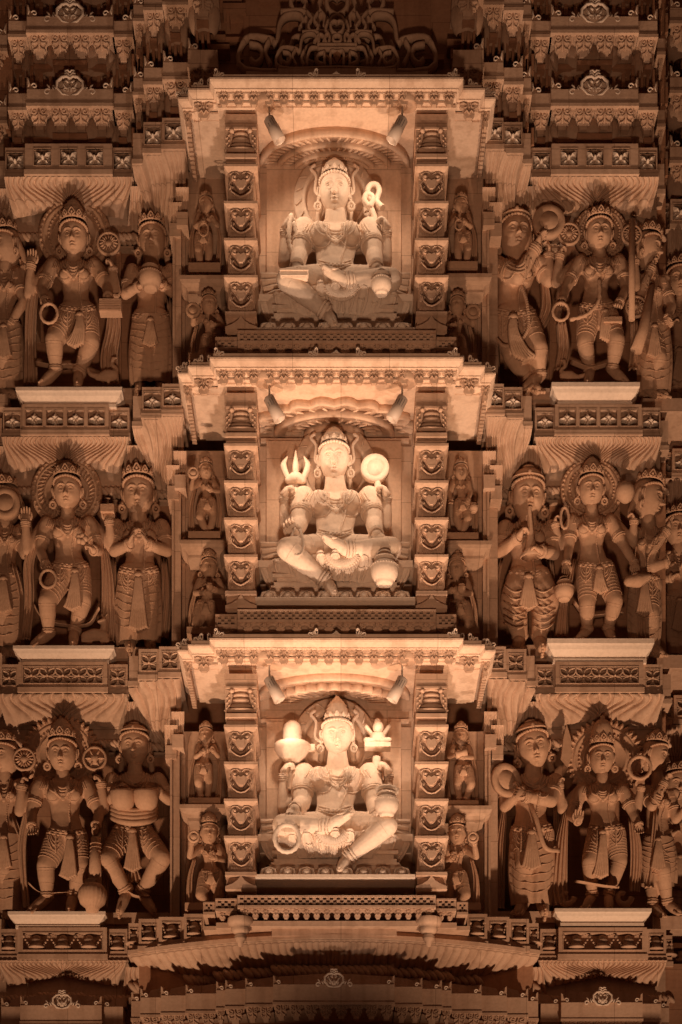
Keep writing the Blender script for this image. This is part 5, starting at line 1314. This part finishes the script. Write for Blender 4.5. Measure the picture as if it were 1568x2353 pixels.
# ---- upper right bay
s = stand('upper right musician striking a flat round tambourine raised beside the head', .04, GB, 38, (1187, 535), 466, ((1142, 600), (1240, 600)), (1180, 672, 36), (1180, 722, 48),
    [((1165, 735), (1180, 810, -.06), (1215, 872, 0), (1235, 893, -.1)), ((1200, 735), (1236, 800, -.08), (1240, 862, -.02), (1210, 888, -.1))],
    [arm((1143, 606), (1192, 632, -.16), (1234, 562, -.2), (1256, 512, -.2), f='r', th=1, c=.05, r=1.12, hs=1.25), arm((1242, 606, .04), (1262, 640, .0), (1262, 580, -.02), (1265, 540, -.06), f='l', th=1, c=.4)], (1205, 892), crown='bun', pitch=10, yaw=6, dress=dict(lines=4, mala=0), pleat=80, ps=30, name='attendant_statue')
s.disc(1262, 507, 37, -.12, 'tambourine', thick=14); s.scarf([(1250, 640, 9), (1254, 720, 14), (1225, 780, 10)], 3, .08); s.scarf([(1140, 640, 6), (1134, 740, 10), (1136, 880, 14)], 2, .12)
s.part('bead_sash', lambda m: [m.ell(q, .017, nu=7, nv=5) for q in smooth_path([s.at(1200, 655, -.16), s.at(1212, 700, -.2), s.at(1214, 750, -.2), s.at(1195, 785, -.2), s.at(1160, 795, -.18), s.at(1138, 775, -.12)], None, 9)])
s = stand('upper right four armed goddess with staff, two wheels and bead ring', -.02, GA, 30, (1379, 530), 468, ((1335, 596), (1424, 596)), (1371, 662, 28), (1372, 705, 41),
    [((1357, 715), (1345, 785, -.06), (1358, 850, 0), (1350, 880, -.12)), ((1390, 715), (1418, 780, -.14), (1408, 848, -.06), (1440, 876, -.12))],
    [arm((1333, 600), (1300, 662, -.02), (1292, 692, -.12), (1290, 722, -.18), f='f', th=-1, c=.4), arm((1426, 600), (1440, 660, -.02), (1424, 694, -.14), (1414, 734, -.18), f='f', th=1, c=.6),
     arm((1338, 594, .08), (1278, 645, .0), (1288, 580, -.05), (1300, 548, -.08), f='r', th=1, c=.6, nb=1), arm((1422, 594, .08), (1462, 655, .0), (1460, 594, -.05), (1452, 556, -.1), f='l', th=1, c=.6, nb=1)], (1375, 879), pleat=68, ps=6, pc=(1392, 715))
s.halo(1380, 535, 62, 0); s.wheel(1308, 538, 26); s.wheel(1452, 540, 24, -.02); s.wheel(1462, 705, 25, .0, 'lower_wheel'); s.ringo(1289, 716, 18, 20, -.2); s.book(1388, 1430, 728, 740, -.2, 'carved_tablet')
s.part('staff', lambda m: m.tube([s.at(1453, 506, -.12), s.at(1452, 735, -.14)], .029, 10)); s.part('garland', lambda m: m.tube(smooth_path([s.at(1378, 640, -.17), s.at(1376, 690, -.2), s.at(1350, 722, -.2), s.at(1310, 735, -.2)], None, 6), [.013+.008*(i % 2) for i in range(19)], 8))
s.scarf([(1290, 740, 12), (1296, 800, 15), (1288, 850, 14)], 3); s.scarf([(1456, 740, 8), (1458, 800, 10), (1454, 850, 10)], 2, .06); s.scarf([(1312, 835, 2.5), (1360, 850, 2), (1420, 832, 2.5)], 1, -.02); animal(s, 'bird', 1308, 858, .9, -1)
s = stand('upper right figure in profile facing right with raised arm and long pole', .12, GB, 29, (1492, 565), 500, ((1478, 640), (1530, 640)), (1500, 705, 26), (1505, 745, 36),
    [((1500, 760), (1515, 820, -.1), (1505, 890, 0), (1530, 905, -.08)), ((1512, 760), (1500, 820, .02), (1490, 890, 0), (1510, 905, -.08))],
    [arm((1485, 640), (1470, 680, -.08), (1500, 610, -.12), (1505, 575, -.1), f='r', c=.3), arm((1525, 645), (1545, 700, -.04), (1535, 730, -.1), (1545, 765, -.12), f='r', c=.4)], (1505, 905), yaw=62, td=1.1, name='attendant_statue')
s.skirt(900, 36); s.part('pole', lambda m: m.tube([s.at(1498, 660, -.18), s.at(1478, 760, -.2), s.at(1462, 806, -.2)], [.03, .05, .055], 10)); s.scarf([(1500, 800, 6), (1520, 850, 12), (1520, 900, 16)], 2, -.02)
s = stand('upper right outermost figure, half outside the frame beside the profile figure', .6, GB, 29, (1562, 640), 585, ((1535, 700), (1590, 700)), (1560, 760, 26), (1562, 800, 34), [((1552, 810), (1548, 860, -.05), (1550, 925, 0), (1545, 940, -.08)), ((1572, 810), (1578, 860, -.05), (1575, 925, 0), (1580, 940, -.08))],
    [arm((1536, 705), (1520, 750, -.06), (1545, 745, -.12), (1560, 725, -.14), f='r', c=.4)], (1562, 940), name='attendant_statue'); s.skirt(925, 30)
# ---- middle left bay
s = stand('mid left four armed goddess with both back palms raised, deer at her feet', -.02, GA, 32, (153, 1125), 1056, ((108, 1198), (204, 1198)), (155, 1262, 31), (160, 1302, 43),
    [((145, 1312), (108, 1380, -.14), (112, 1455, -.06), (78, 1479, -.12)), ((178, 1312), (190, 1378, -.05), (170, 1450, 0), (168, 1480, -.12))],
    [arm((106, 1204), (92, 1262, -.02), (106, 1298, -.14), (112, 1332, -.2), f='f', th=-1, c=.45), arm((206, 1204), (226, 1262, -.02), (214, 1262, -.16), (190, 1232, -.2), f='l', th=1, c=.6),
     arm((110, 1194, .08), (62, 1262, .0), (58, 1194, -.06), (60, 1132, -.08), f='f', th=1, c=.02, nb=1, hs=1.1), arm((202, 1194, .08), (256, 1256, .0), (250, 1192, -.06), (244, 1130, -.08), f='f', th=-1, c=.02, nb=1, hs=1.1)], (150, 1482), pleat=85, ps=-6, pc=(172, 1312))
s.halo(153, 1130, 82, 2); s.ringo(111, 1330, 18, 20, -.2); s.book(231, 262, 1158, 1176, -.1)
s.part('carved_flower', lambda m: [m.ell(s.at(188+8*math.cos(a), 1238+7*math.sin(a), -.24), .028, nu=8, nv=6) for a in (0, 1.25, 2.5, 3.8, 5)])
s.scarf([(84, 1240, 9), (66, 1300, 12), (68, 1380, 11), (60, 1470, 10)], 3); s.scarf([(240, 1260, 8), (248, 1330, 13), (250, 1400, 16), (246, 1475, 18)], 4, .03); s.scarf([(78, 1390, 2.5), (110, 1432, 2), (200, 1440, 2.5), (228, 1400, 2)], 1, -.02); animal(s, 'deer', 225, 1455, 1.0)
s = stand('mid left attendant with palms pressed together in prayer, tall crown', .05, GB, 36, (317, 1130), 1062, ((268, 1205), (372, 1205)), (320, 1275, 34), (318, 1315, 46),
    [((303, 1325), (298, 1392, -.05), (300, 1462, 0), (298, 1488, -.1)), ((336, 1325), (345, 1392, -.03), (342, 1462, 0), (348, 1488, -.1))],
    [arm((266, 1212), (262, 1262, -.06), (298, 1248, -.2), (316, 1188, -.26), f='r', th=-1, c=.02, hs=1.25), arm((374, 1212), (384, 1262, -.06), (338, 1248, -.2), (319, 1188, -.26), f='l', th=1, c=.02, hs=1.25)], (320, 1488), dress=dict(lines=2), pleat=110, name='attendant_statue')
s.skirt(1478, 50); s.scarf([(378, 1290, 8), (382, 1370, 12), (374, 1470, 14)], 3, .12); s.scarf([(262, 1290, 6), (262, 1380, 8), (258, 1470, 9)], 2, .12)
s = stand('robed figure with a round bundle at the mid left edge, half outside the frame', .14, GB, 32, (12, 1150), 1085, ((-25, 1215), (46, 1215)), (5, 1280, 30), (8, 1325, 42), [((0, 1330), (10, 1400, -.1), (2, 1480, 0), (15, 1500, -.1)), ((20, 1330), (30, 1400, -.02), (20, 1480, 0), (35, 1500, -.1))],
    [arm((44, 1220), (56, 1270, -.06), (60, 1200, -.12), (45, 1160, -.14), f='l', c=.4)], (8, 1502), name='attendant_statue', yaw=-35); s.skirt(1490, 46); s.disc(12, 1155, 34, -.16, 'round_bundle', thick=16); s.scarf([(30, 1300, 8), (48, 1380, 10), (44, 1480, 8)], 2, -.06)
# ---- middle right bay
s = stand('mid right musician blowing a long flared pipe held downwards', .04, GB, 38, (1215, 1135), 1062, ((1162, 1208), (1268, 1208)), (1212, 1278, 35), (1215, 1320, 50),
    [((1198, 1335), (1188, 1405, -.08), (1196, 1465, 0), (1188, 1488, -.1)), ((1234, 1335), (1250, 1405, -.04), (1238, 1465, 0), (1246, 1488, -.1))],
    [arm((1160, 1214), (1150, 1264, -.06), (1192, 1232, -.2), (1214, 1190, -.24), f='r', th=1, c=.55, hs=1.2), arm((1270, 1214), (1274, 1268, -.06), (1244, 1264, -.18), (1208, 1232, -.24), f='l', th=-1, c=.55, hs=1.2)], (1215, 1488), crown='bun', yaw=5, dress=dict(lines=5, mala=0), pleat=60, name='attendant_statue')
s.part('flared_pipe', lambda m: m.lathe([(.016, 0), (.022, -.1), (.035, -.26), (.055, -.36), (.10, -.43), (.09, -.43)], s.at(1217, 1165, -.26), (-.05, -.15, 1), 24))
s.part('baggy_trousers', lambda m: [m.caps([s.at(a, 1330, -.03), s.at(b, 1390, -.06), s.at(c, 1462, -.02)], [.12, .135, .07], 22) for a, b, c in ((1195, 1182, 1196), (1238, 1252, 1238))]+[m.tube(smooth_path([s.at(b-26*m_, v, -.14), s.at(b, v+16, -.25), s.at(b+26*m_, v+6, -.16)], None, 4), .008, 5) for b, m_ in ((1184, 1), (1250, -1)) for v in (1345, 1362, 1380, 1398, 1415, 1430)])
s.scarf([(1150, 1290, 6), (1134, 1370, 10), (1130, 1470, 12)], 2, .12); s.scarf([(1262, 1290, 8), (1270, 1380, 8), (1262, 1470, 9)], 2, .14)
s = stand('mid right four armed goddess with water pot, shell and ribbed club head', -.02, GA, 29, (1361, 1120), 1046, ((1318, 1192), (1404, 1192)), (1362, 1252, 27), (1368, 1300, 41),
    [((1352, 1310), (1350, 1388, -.08), (1350, 1448, -.02), (1330, 1466, -.12)), ((1388, 1310), (1414, 1380, -.12), (1398, 1446, -.02), (1410, 1468, -.12))],
    [arm((1316, 1198), (1308, 1258, -.02), (1302, 1296, -.12), (1300, 1332, -.16), f='b', th=1, c=.35), arm((1406, 1198), (1436, 1252, -.02), (1460, 1294, -.1), (1468, 1330, -.14), f='b', th=-1, c=.5),
     arm((1320, 1190, .08), (1286, 1252, .0), (1276, 1200, -.05), (1280, 1158, -.1), f='r', th=1, c=.5, nb=1), arm((1402, 1190, .08), (1456, 1246, .0), (1458, 1192, -.05), (1444, 1150, -.1), f='l', th=-1, c=.6, nb=1)], (1362, 1468), pleat=60, ps=4, pc=(1378, 1305))
s.halo(1360, 1125, 72, 0); s.pot(1297, 1356, 22, -.16); s.part('club_head', lambda m: m.lathe([(0, -.1), (.04, -.08), (.075, -.03), (.085, .02), (.06, .07), (.02, .1), (0, .105)], s.at(1437, 1132, -.1), (-.2, 0, 1), 32, 14, .1))
s.ringo(1298, 1190, 9, 24, -.12, 3, 'bead_loop'); s.part('conch_shell', lambda m: m.caps([s.at(1445, 1336, -.18), s.at(1468, 1334, -.18), s.at(1490, 1326, -.18)], [.045, .06, .03], 12)); s.scarf([(1452, 1290, 5), (1470, 1380, 9), (1474, 1466, 13)], 3, .05); s.scarf([(1318, 1290, 8), (1296, 1390, 12), (1290, 1462, 16)], 3, .06); s.scarf([(1318, 1385, 2.5), (1352, 1418, 2), (1430, 1410, 2.5)], 1, -.02)
s = stand('mid right figure in profile facing right with praying hands and tall ridged crown', .12, GB, 33, (1492, 1140), 1070, ((1462, 1222), (1525, 1222)), (1480, 1285, 26), (1482, 1330, 34),
    [((1480, 1345), (1495, 1410, -.08), (1500, 1485, 0), (1520, 1500, -.08)), ((1492, 1345), (1480, 1410, .02), (1490, 1485, 0), (1510, 1500, -.08))],
    [arm((1488, 1222), (1498, 1262, -.1), (1535, 1215, -.12), (1545, 1170, -.12), f='r', c=.02, hs=1.2), arm((1500, 1222), (1500, 1300, -.1), (1535, 1290, -.12), (1530, 1260, -.12), f='r', c=.2)], (1492, 1500), yaw=66, name='attendant_statue')
s.skirt(1490, 34); s.scarf([(1462, 1240, 8), (1456, 1320, 10), (1462, 1420, 8)], 2, .0)
s = stand('outermost figure with folded arms at the mid right edge, half outside the frame', .6, GB, 29, (1560, 1210), 1155, ((1535, 1275), (1590, 1275)), (1560, 1335, 26), (1562, 1375, 34), [((1552, 1380), (1548, 1440, -.05), (1550, 1505, 0), (1545, 1520, -.08)), ((1572, 1380), (1578, 1440, -.05), (1575, 1505, 0), (1580, 1520, -.08))],
    [arm((1536, 1280), (1525, 1330, -.06), (1545, 1325, -.12), (1565, 1310, -.14), f='r', c=.4)], (1562, 1522), name='attendant_statue'); s.skirt(1505, 32)
# ---- lower left bay
s = stand('lower left four armed goddess with two wheels and one hand on a mace', -.02, GA, 33, (141, 1728), 1646, ((92, 1800), (198, 1800)), (148, 1868, 33), (152, 1915, 46),
    [((135, 1925), (105, 1988, -.08), (108, 2062, -.03), (72, 2090, -.12)), ((172, 1925), (186, 1988, -.05), (168, 2060, 0), (160, 2092, -.12))],
    [arm((90, 1806), (72, 1866, -.02), (72, 1898, -.1), (80, 1948, -.14), f='f', th=-1, c=.15), arm((200, 1806), (228, 1866, -.02), (220, 1896, -.1), (222, 1932, -.16), f='l', th=1, c=.8),
     arm((94, 1796, .08), (44, 1862, .0), (50, 1802, -.05), (56, 1762, -.08), f='r', th=1, c=.6, nb=1), arm((196, 1796, .08), (240, 1858, .0), (232, 1796, -.05), (218, 1762, -.08), f='l', th=1, c=.6, nb=1)], (140, 2093), pleat=88, ps=-4, pc=(160, 1924), crown='tall')
s.halo(140, 1735, 84, 1); s.wheel(56, 1745, 27); s.wheel(218, 1743, 28, -.06, spokes=6)
s.part('ribbed_mace', lambda m: (m.tube([s.at(221, 1925, -.17), s.at(218, 2035, -.18)], [.045, .062], 12), m.lathe([(.05, .16), (.07, .15), (.06, .125), (.085, .11), (.12, .06), (.125, 0), (.105, -.06), (.06, -.1), (.05, -.14), (0, -.14)], s.at(213, 2062, -.18), n=60, flute=20, fd=.07), [m.ell(s.at(221-i*.3, 1940+i*9, -.17), (.058, .055, .01), nu=12, nv=5) for i in range(10)]))
s.scarf([(66, 1860, 8), (52, 1940, 10), (56, 2020, 8), (62, 2088, 9)], 2, .02); s.scarf([(238, 1870, 6), (244, 1980, 9), (240, 2085, 9)], 2, .1); s.scarf([(66, 2030, 2.5), (100, 2056, 2), (160, 2052, 2.5)], 1, -.02)
s = stand('lower left drummer with bent knees playing two small drums at the waist', .05, GB, 33, (308, 1712), 1655, ((258, 1786), (364, 1786)), (305, 1868, 36), (305, 1905, 45),
    [dict(p=((285, 1915), (248, 1975, -.18), (292, 2048, -.06), (275, 2092, -.14)), r=(27, 20, 12)), dict(p=((326, 1915), (372, 1970, -.18), (325, 2050, -.02), (352, 2092, -.1)), r=(27, 20, 12))],
    [arm((256, 1792), (254, 1838, -.06), (266, 1818, -.2), (292, 1775, -.26), f='r', th=1, c=.3, hs=1.2), arm((366, 1792), (388, 1836, -.06), (362, 1818, -.2), (322, 1812, -.3), f='d', th=-1, c=.15, hs=1.2)], (305, 2095), crown='bun', dress=dict(lines=5, mala=0), pleat=85, name='attendant_statue')
for a in (283, 336): s.part('carved_drum', lambda m: m.lathe([(0, .09), (.10, .09), (.115, .07), (.11, 0), (.09, -.06), (.05, -.09), (0, -.09)], s.at(a, 1838, -.26), (0, -.25, 1), 28, 20, .03))
s.part('waist_wrap', lambda m: [m.tube(smooth_path([s.at(258, v-5, -.06), s.at(280, v+4, -.19), s.at(308, v+8, -.22), s.at(338, v+4, -.19), s.at(358, v-5, -.06)], None, 4), .03, 7) for v in (1856, 1864, 1873, 1883)])
s.scarf([(305, 1960, 6), (306, 2000, 14), (306, 2030, 30)], 5, -.02); s.scarf([(268, 2028, 3), (310, 2060, 4), (345, 2062, 3)], 1, -.08)
s = stand('draped figure at the lower left edge, half outside the frame', .14, GB, 30, (10, 1735), 1670, ((-25, 1800), (44, 1800)), (5, 1875, 30), (8, 1920, 44), [((0, 1930), (10, 2000, -.1), (2, 2080, 0), (15, 2105, -.1)), ((20, 1930), (28, 2000, -.02), (20, 2080, 0), (35, 2105, -.1))],
    [arm((44, 1806), (58, 1860, -.06), (52, 1810, -.12), (30, 1780, -.14), f='l', c=.4)], (8, 2108), name='attendant_statue', yaw=-30); s.skirt(2095, 48); s.scarf([(30, 1880, 8), (54, 1960, 10), (50, 2050, 10)], 2, -.06)
# ---- lower right bay
s = stand('lower right attendant with tilted head holding a cymbal and draped in a shawl', .04, GB, 37, (1228, 1712), 1650, ((1172, 1790), (1276, 1790)), (1222, 1862, 36), (1222, 1908, 47),
    [((1206, 1918), (1206, 1985, -.08), (1208, 2068, 0), (1190, 2095, -.1)), ((1240, 1918), (1254, 1985, -.02), (1245, 2068, 0), (1252, 2095, -.1))],
    [arm((1170, 1796), (1162, 1850, .0), (1190, 1822, -.14), (1198, 1770, -.2), f='l', th=1, c=.6, hs=1.2), arm((1278, 1796), (1268, 1838, -.12), (1204, 1828, -.24), (1180, 1812, -.26), f='b', th=-1, c=.6, r=1.05, hs=1.1)], (1222, 2096), crown='bun', roll=-9, dress=dict(lines=2, mala=0), pleat=70, name='attendant_statue')
s.skirt(2080, 46); s.disc(1165, 1792, 38, -.2, 'cymbal', thick=7, tilt=(.45, -1, 0)); s.scarf([(1160, 1850, 6), (1148, 1950, 14), (1142, 2090, 18)], 4, .08); s.scarf([(1276, 1850, 6), (1280, 1960, 8), (1276, 2080, 8)], 2, .12)
s.part('diagonal_sash', lambda m: m.tube(smooth_path([s.at(1215, 1840, -.14), s.at(1232, 1880, -.2), s.at(1252, 1945, -.2), s.at(1285, 1955, -.1)], None, 6), .022, 8, flat=.6))
s = stand('lower right four armed goddess with open palm, leaf blade and ring', -.02, GA, 29, (1385, 1738), 1650, ((1340, 1812), (1432, 1812)), (1388, 1862, 29), (1394, 1904, 43),
    [((1378, 1915), (1356, 1978, -.12), (1362, 2058, -.02), (1345, 2084, -.12)), ((1412, 1915), (1424, 1978, -.04), (1398, 2058, 0), (1402, 2086, -.1))],
    [arm((1338, 1818), (1312, 1872, -.02), (1330, 1886, -.14), (1335, 1830, -.2), f='f', th=-1, c=.05, hs=1.15), arm((1434, 1818), (1456, 1866, -.02), (1470, 1896, -.08), (1474, 1946, -.1), f='f', th=1, c=.15),
     arm((1342, 1808, .08), (1292, 1858, .0), (1286, 1800, -.05), (1296, 1758, -.1), f='r', th=1, c=.6, nb=1), arm((1430, 1808, .08), (1466, 1856, .0), (1474, 1806, -.05), (1470, 1768, -.1), f='f', th=-1, c=.5, nb=1)], (1385, 2087), pleat=110, ps=-6, pc=(1386, 1912), crown='low')
s.halo(1390, 1745, 84, 1); s.ringo(1470, 1764, 25, 25, -.12, 4, 'carved_ring', 40); s.part('leaf_blade', lambda m: m.plate([tuple(s.at(a, b, -.08)[[0, 2]]) for a, b in ((1306, 1760), (1290, 1740), (1294, 1700), (1302, 1666), (1312, 1700), (1314, 1740))], s.y-.1, s.y-.03))
s.scarf([(1300, 1862, 6), (1290, 1940, 14), (1284, 2040, 20), (1290, 2080, 18)], 4, .02); s.scarf([(1452, 1880, 8), (1462, 1960, 13), (1458, 2050, 12)], 4, .04); s.scarf([(1322, 2026, 3), (1390, 2038, 4), (1420, 2040, 3)], 1, -.1)
s.part('scroll_foot', lambda m: [m.tube([s.at(a, b, .0) for a, b in spiral(c, 2062, 20, 7, 0, 300, 12)], .028, 7) for c in (1300, 1432)])
s = stand('lower right figure in profile facing right with both arms stretched forward', .12, GB, 29, (1508, 1735), 1670, ((1490, 1820), (1550, 1820)), (1512, 1880, 26), (1514, 1925, 36),
    [((1510, 1940), (1525, 2000, -.1), (1535, 2075, 0), (1560, 2095, -.08)), ((1520, 1940), (1500, 2000, .02), (1500, 2080, 0), (1520, 2100, -.08))],
    [arm((1488, 1818), (1500, 1850, -.14), (1528, 1795, -.16), (1545, 1755, -.14), f='r', c=.3, r=1.1, hs=1.15), arm((1540, 1825), (1555, 1880, -.04), (1575, 1860, -.1), (1595, 1840, -.1), f='r', c=.3)], (1515, 2104), yaw=60, name='attendant_statue')
s.skirt(2030, 42); s.scarf([(1508, 1860, 6), (1500, 1960, 7), (1492, 2040, 10)], 2, -.1)
s = stand('outermost figure with staff at the lower right edge, half outside the frame', .6, GB, 29, (1562, 1800), 1745, ((1537, 1865), (1592, 1865)), (1562, 1925, 26), (1564, 1965, 34), [((1554, 1970), (1550, 2030, -.05), (1552, 2100, 0), (1547, 2115, -.08)), ((1574, 1970), (1580, 2030, -.05), (1577, 2100, 0), (1582, 2115, -.08))],
    [arm((1538, 1870), (1527, 1920, -.06), (1547, 1915, -.12), (1567, 1900, -.14), f='r', c=.4)], (1564, 2118), name='attendant_statue'); s.skirt(2100, 32)
# ================================================================ statuettes of the shallow side niches
def small(label, side, t, lvl, pose, crown='tall', prop=None):
    L = side == 'left'; V0 = {(1, 'u'): 468, (2, 'u'): 1080, (3, 'u'): 1688, (1, 'l'): 697, (2, 'l'): 1302, (3, 'l'): 1912}[(t, lvl)]
    c = 473 if L else 1060
    if lvl == 'l': c = 480 if L else 1052
    H_ = {(1, 'u'): 625, (2, 'u'): 1238, (3, 'u'): 1846, (1, 'l'): 850, (2, 'l'): 1470, (3, 'l'): 2095}[(t, lvl)]
    if not L: V0 += 2; H_ += {1: -3, 2: 3, 3: 6}[t] if lvl == 'u' else 0
    S_ = (H_-V0)/165.*(1.15 if lvl == 'l' else 1); mx = 1 if L else -1
    g = lambda a, b, *q: (c+mx*a*S_, V0+b*S_)+q
    sp = {0: [(-6, 0), 8], 1: [(4, 3), -8], 2: [(-4, 0), 14]}[pose % 3]
    hx = sp[0][0]; 
    legs = [(g(hx-7, 78), g(hx-12-pose % 2*6, 112, -.12), g(hx-6+pose % 3*4, 148, -.02), g(hx-14, 162, -.1)), (g(hx+8, 78), g(hx+14, 112, -.05), g(hx+10-pose % 3*5, 148, 0), g(hx+15, 162, -.1))]
    AR = {0: [((-17, 28), (-24, 52, -.1), (-8, 42, -.3), (2, 30, -.35)), ((18, 28), (30, 50, -.1), (18, 38, -.3), (8, 30, -.3))], 1: [((-17, 28), (-34, 42, -.1), (-30, 16, -.2), (-26, 0, -.25)), ((18, 28), (30, 48, -.1), (10, 46, -.35), (-8, 38, -.4))],
          2: [((-17, 28), (-22, 52, -.05), (-16, 70, -.15), (-15, 84, -.2)), ((18, 28), (28, 52, -.05), (24, 72, -.15), (24, 86, -.2))], 3: [((-17, 28), (-26, 50, -.1), (-4, 50, -.35), (8, 48, -.38)), ((18, 28), (28, 48, -.1), (10, 44, -.38), (-4, 42, -.4))]}[pose]
    arms = [arm(g(*a[0]), g(*a[1]), g(*a[2]), g(*a[3]), f='f' if i % 2 else 'b', th=1 if i else -1, c=.45, r=1.0, nb=1) for i, a in enumerate(AR)]
    sh = (g(-16, 27), g(17, 27)); sh = sh if L else (sh[1], sh[0])
    s = stand(label, -.26 if lvl == 'u' else -.38, 'statuettes in the shallow side niches', 16*S_, g(0, 0), V0-38*S_, sh, (*g(hx*.5, 53), 10.5*S_), (*g(hx, 72), 15.5*S_), legs, arms, (c, H_), crown=crown, name='statuette', cat='statuette', vox=.0075, sm=2, hres=(48, 64), pleat=38, dress=dict(lines=4, mala=1), yaw=mx*(8 if pose % 2 else -6), pitch=10, pc=g(hx, 74))
    s.scarf([(*g(-24, 45), 3*S_), (*g(-34, 90), 5*S_), (*g(-32, 158), 8*S_)], 2, .06); s.scarf([(*g(26, 45), 3*S_), (*g(34, 95), 5*S_), (*g(30, 158), 8*S_)], 2, .06)
    s.part('carved_base', lambda m: m.box(X(c-38*S_, -.2), X(c+38*S_, -.2), s.y-.1, -.12, Z(H_, -.25)-.05, Z(H_, -.25)+.012))
    if prop:
        k_, a, b, r = prop; q = g(a, b)
        if k_ == 'disc': s.disc(q[0], q[1], r, -.5, 'carved_disc', thick=5)
        if k_ == 'ring': s.ringo(q[0], q[1], r*.7, r, -.5, 1.6, 'bead_loop')
        if k_ == 'pot': s.pot(q[0], q[1], r, -.45, 'carved_bowl', False)
        if k_ == 'drum': s.part('carved_drum', lambda m: m.lathe([(0, .05), (.035, .05), (.025, 0), (.035, -.05), (0, -.05)], s.at(q[0], q[1], -.45), (1, 0, .3), 16))
    return s
small('top row upper left statuette holding a looped garland below the waist', 'left', 1, 'u', 0, prop=('ring', -5, 62, 15))
small('top row upper right statuette with one arm bent to its chest and trailing scarf', 'right', 1, 'u', 0, prop=('ring', 6, 50, 12))
small('top row lower left statuette raising a round disc behind the parapet', 'left', 1, 'l', 1, prop=('disc', -34, 14, 17))
small('top row lower right statuette raising a round disc behind the parapet', 'right', 1, 'l', 1, prop=('disc', -34, 16, 17))
small('middle row upper left statuette with crossed ankles and a round disc at the shoulder', 'left', 2, 'u', 1, prop=('disc', -30, 6, 13))
small('middle row upper right statuette standing with a small pot in its lowered hand', 'right', 2, 'u', 2, prop=('pot', -30, 88, 10))
small('middle row lower left statuette with hands folded over a bowl', 'left', 2, 'l', 3, crown='low', prop=('pot', 2, 40, 8))
small('middle row lower right statuette cradling a dish at its waist', 'right', 2, 'l', 3, crown='bun', prop=('pot', -8, 42, 10))
small('bottom row upper left statuette dancing with wide bent knees, hands at the chest', 'left', 3, 'u', 0)
small('bottom row upper right statuette dancing with a small hand drum', 'right', 3, 'u', 3, prop=('drum', 0, 42, 10))
small('bottom row lower left statuette playing a hand disc, legs crossed', 'left', 3, 'l', 1, crown='low', prop=('disc', -27, 8, 14))
small('bottom row lower right statuette holding up a mirror disc', 'right', 3, 'l', 1, crown='low', prop=('disc', -28, 8, 13))
